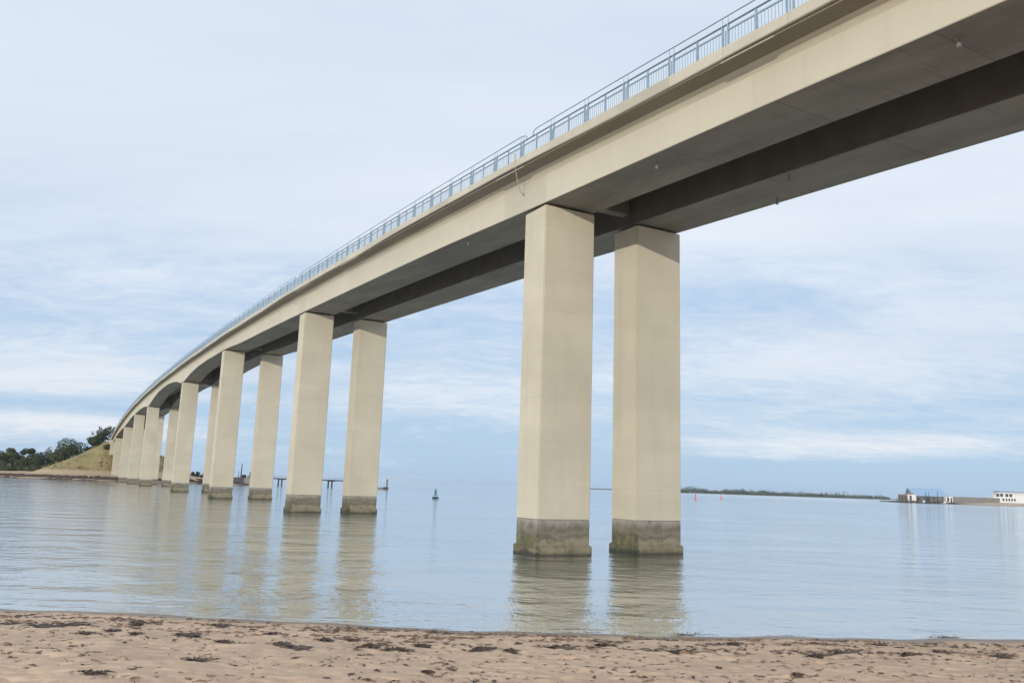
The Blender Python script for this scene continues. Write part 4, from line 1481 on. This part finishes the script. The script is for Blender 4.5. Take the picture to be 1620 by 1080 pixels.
t.link(t.math('DIVIDE', dx, den), cv.inputs[0]); t.link(t.math('DIVIDE', dy, den), cv.inputs[1])
P_ = cv.outputs[0]
big = t.noise(t.mapping(P_, (.55, .8, 1), (3.1, 1.7, 0)), 1.0, 6, 0.55, .3)
wisp = t.noise(t.mapping(P_, (1.1, 2.0, 1), (7.3, 4.2, 0), (0, 0, .12)), 1.0, 7, 0.62, .6)
fine = t.noise(t.mapping(P_, (2.2, 4.5, 1), (1.3, 9.2, 0), (0, 0, .1)), 1.0, 6, 0.6, .4)


def blob(a0, e0, sa, se, amp):
    x_ = t.math('DIVIDE', t.math('SUBTRACT', az, a0), sa); y_ = t.math('DIVIDE', t.math('SUBTRACT', el, e0), se)
    r2 = t.math('ADD', t.math('MULTIPLY', x_, x_), t.math('MULTIPLY', y_, y_))
    return t.math('MULTIPLY', t.math('POWER', 2.718, t.math('MULTIPLY', r2, -1.0)), amp)


def sky_ae(px, py):
    d_ = (C_F + C_R * ((px - 810) / F_PX) + C_U * ((540 - py) / F_PX)).normalized()
    return math.atan2(d_.x, d_.y), math.asin(d_.z)


cov = t.math('MULTIPLY', t.sstep(el, .10, .42), .52)            # overcast sheet thickening overhead
for (px, py, sx, sy, amp) in ((130, 430, 330, 90, .16), (420, 300, 300, 80, .10), (1330, 570, 330, 65, .30), (1420, 700, 240, 16, .34), (1240, 720, 130, 12, .16), (1550, 480, 180, 50, .22),
                              (60, 600, 220, 60, .34), (130, 668, 160, 14, .26), (700, 620, 170, 50, .20),
                              (1240, 490, 230, 60, -.22), (1320, 752, 420, 22, -.34), (720, 480, 300, 60, -.10), (120, 640, 260, 16, -.30), (640, 720, 200, 40, -.10), (930, 250, 460, 130, .16)):
    a0, e0 = sky_ae(px, py)
    cov = t.math('ADD', cov, blob(a0, e0, sx / F_PX, sy / F_PX, amp))
dens = t.math('ADD', t.math('ADD', t.math('MULTIPLY', big, .55), t.math('MULTIPLY', wisp, .50)), t.math('MULTIPLY', fine, .22))
curl = t.noise(t.mapping(P_, (4.5, 8.0, 1), (2.7, 5.1, 0), (0, 0, .2)), 1.0, 7, 0.68, 1.2)
dens = t.math('ADD', dens, t.math('MULTIPLY', t.math('SUBTRACT', curl, .5), t.math('MULTIPLY', t.math('SUBTRACT', 1.0, t.sstep(el, .16, .42)), .50)))
dens = t.math('ADD', dens, cov)
cl = t.sstep(dens, .52, 1.08)
# cloud radiance (divided by the background strength); thicker parts turn grey blue underneath
und = t.noise(t.mapping(P_, (.45, 1.1, 1), (5.5, 2.6, 0)), 1.0, 5, .55, .2)
ccol = t.ramp(und, [(.36, (.67, .76, .885)), (.62, (.80, .87, .965))])
lowwarm = t.math('SUBTRACT', 1.0, t.sstep(el, .0, .22))
ccol = t.mix(t.math('MULTIPLY', lowwarm, .65), ccol, (.92, .94, .96))
clear = t.mix(t.sstep(el, -.02, .40), (.50, .69, .91), (.48, .65, .90))
skyc = t.mix(0.12, clear, t.mix(1.0, sky.outputs[0], (SKS, SKS, SKS), 'MULTIPLY'))
fin = t.mix(cl, skyc, ccol)
sc = t.new('ShaderNodeVectorMath', operation='SCALE'); t.link(fin, sc.inputs[0]); sc.inputs[3].default_value = 1.0 / SKS
t.link(sc.outputs[0], bg.inputs['Color'])

# ------------------------------------------------------------------ render settings
scene.view_settings.view_transform = 'Standard'
scene.view_settings.look = 'None'
scene.view_settings.exposure = 0.0
scene.view_settings.gamma = 1.0
scene.render.engine = 'CYCLES'
cy = scene.cycles
cy.max_bounces = 6; cy.diffuse_bounces = 4; cy.glossy_bounces = 4; cy.transparent_max_bounces = 4
cy.volume_bounces = 0
cy.use_denoising = True
cy.caustics_reflective = True
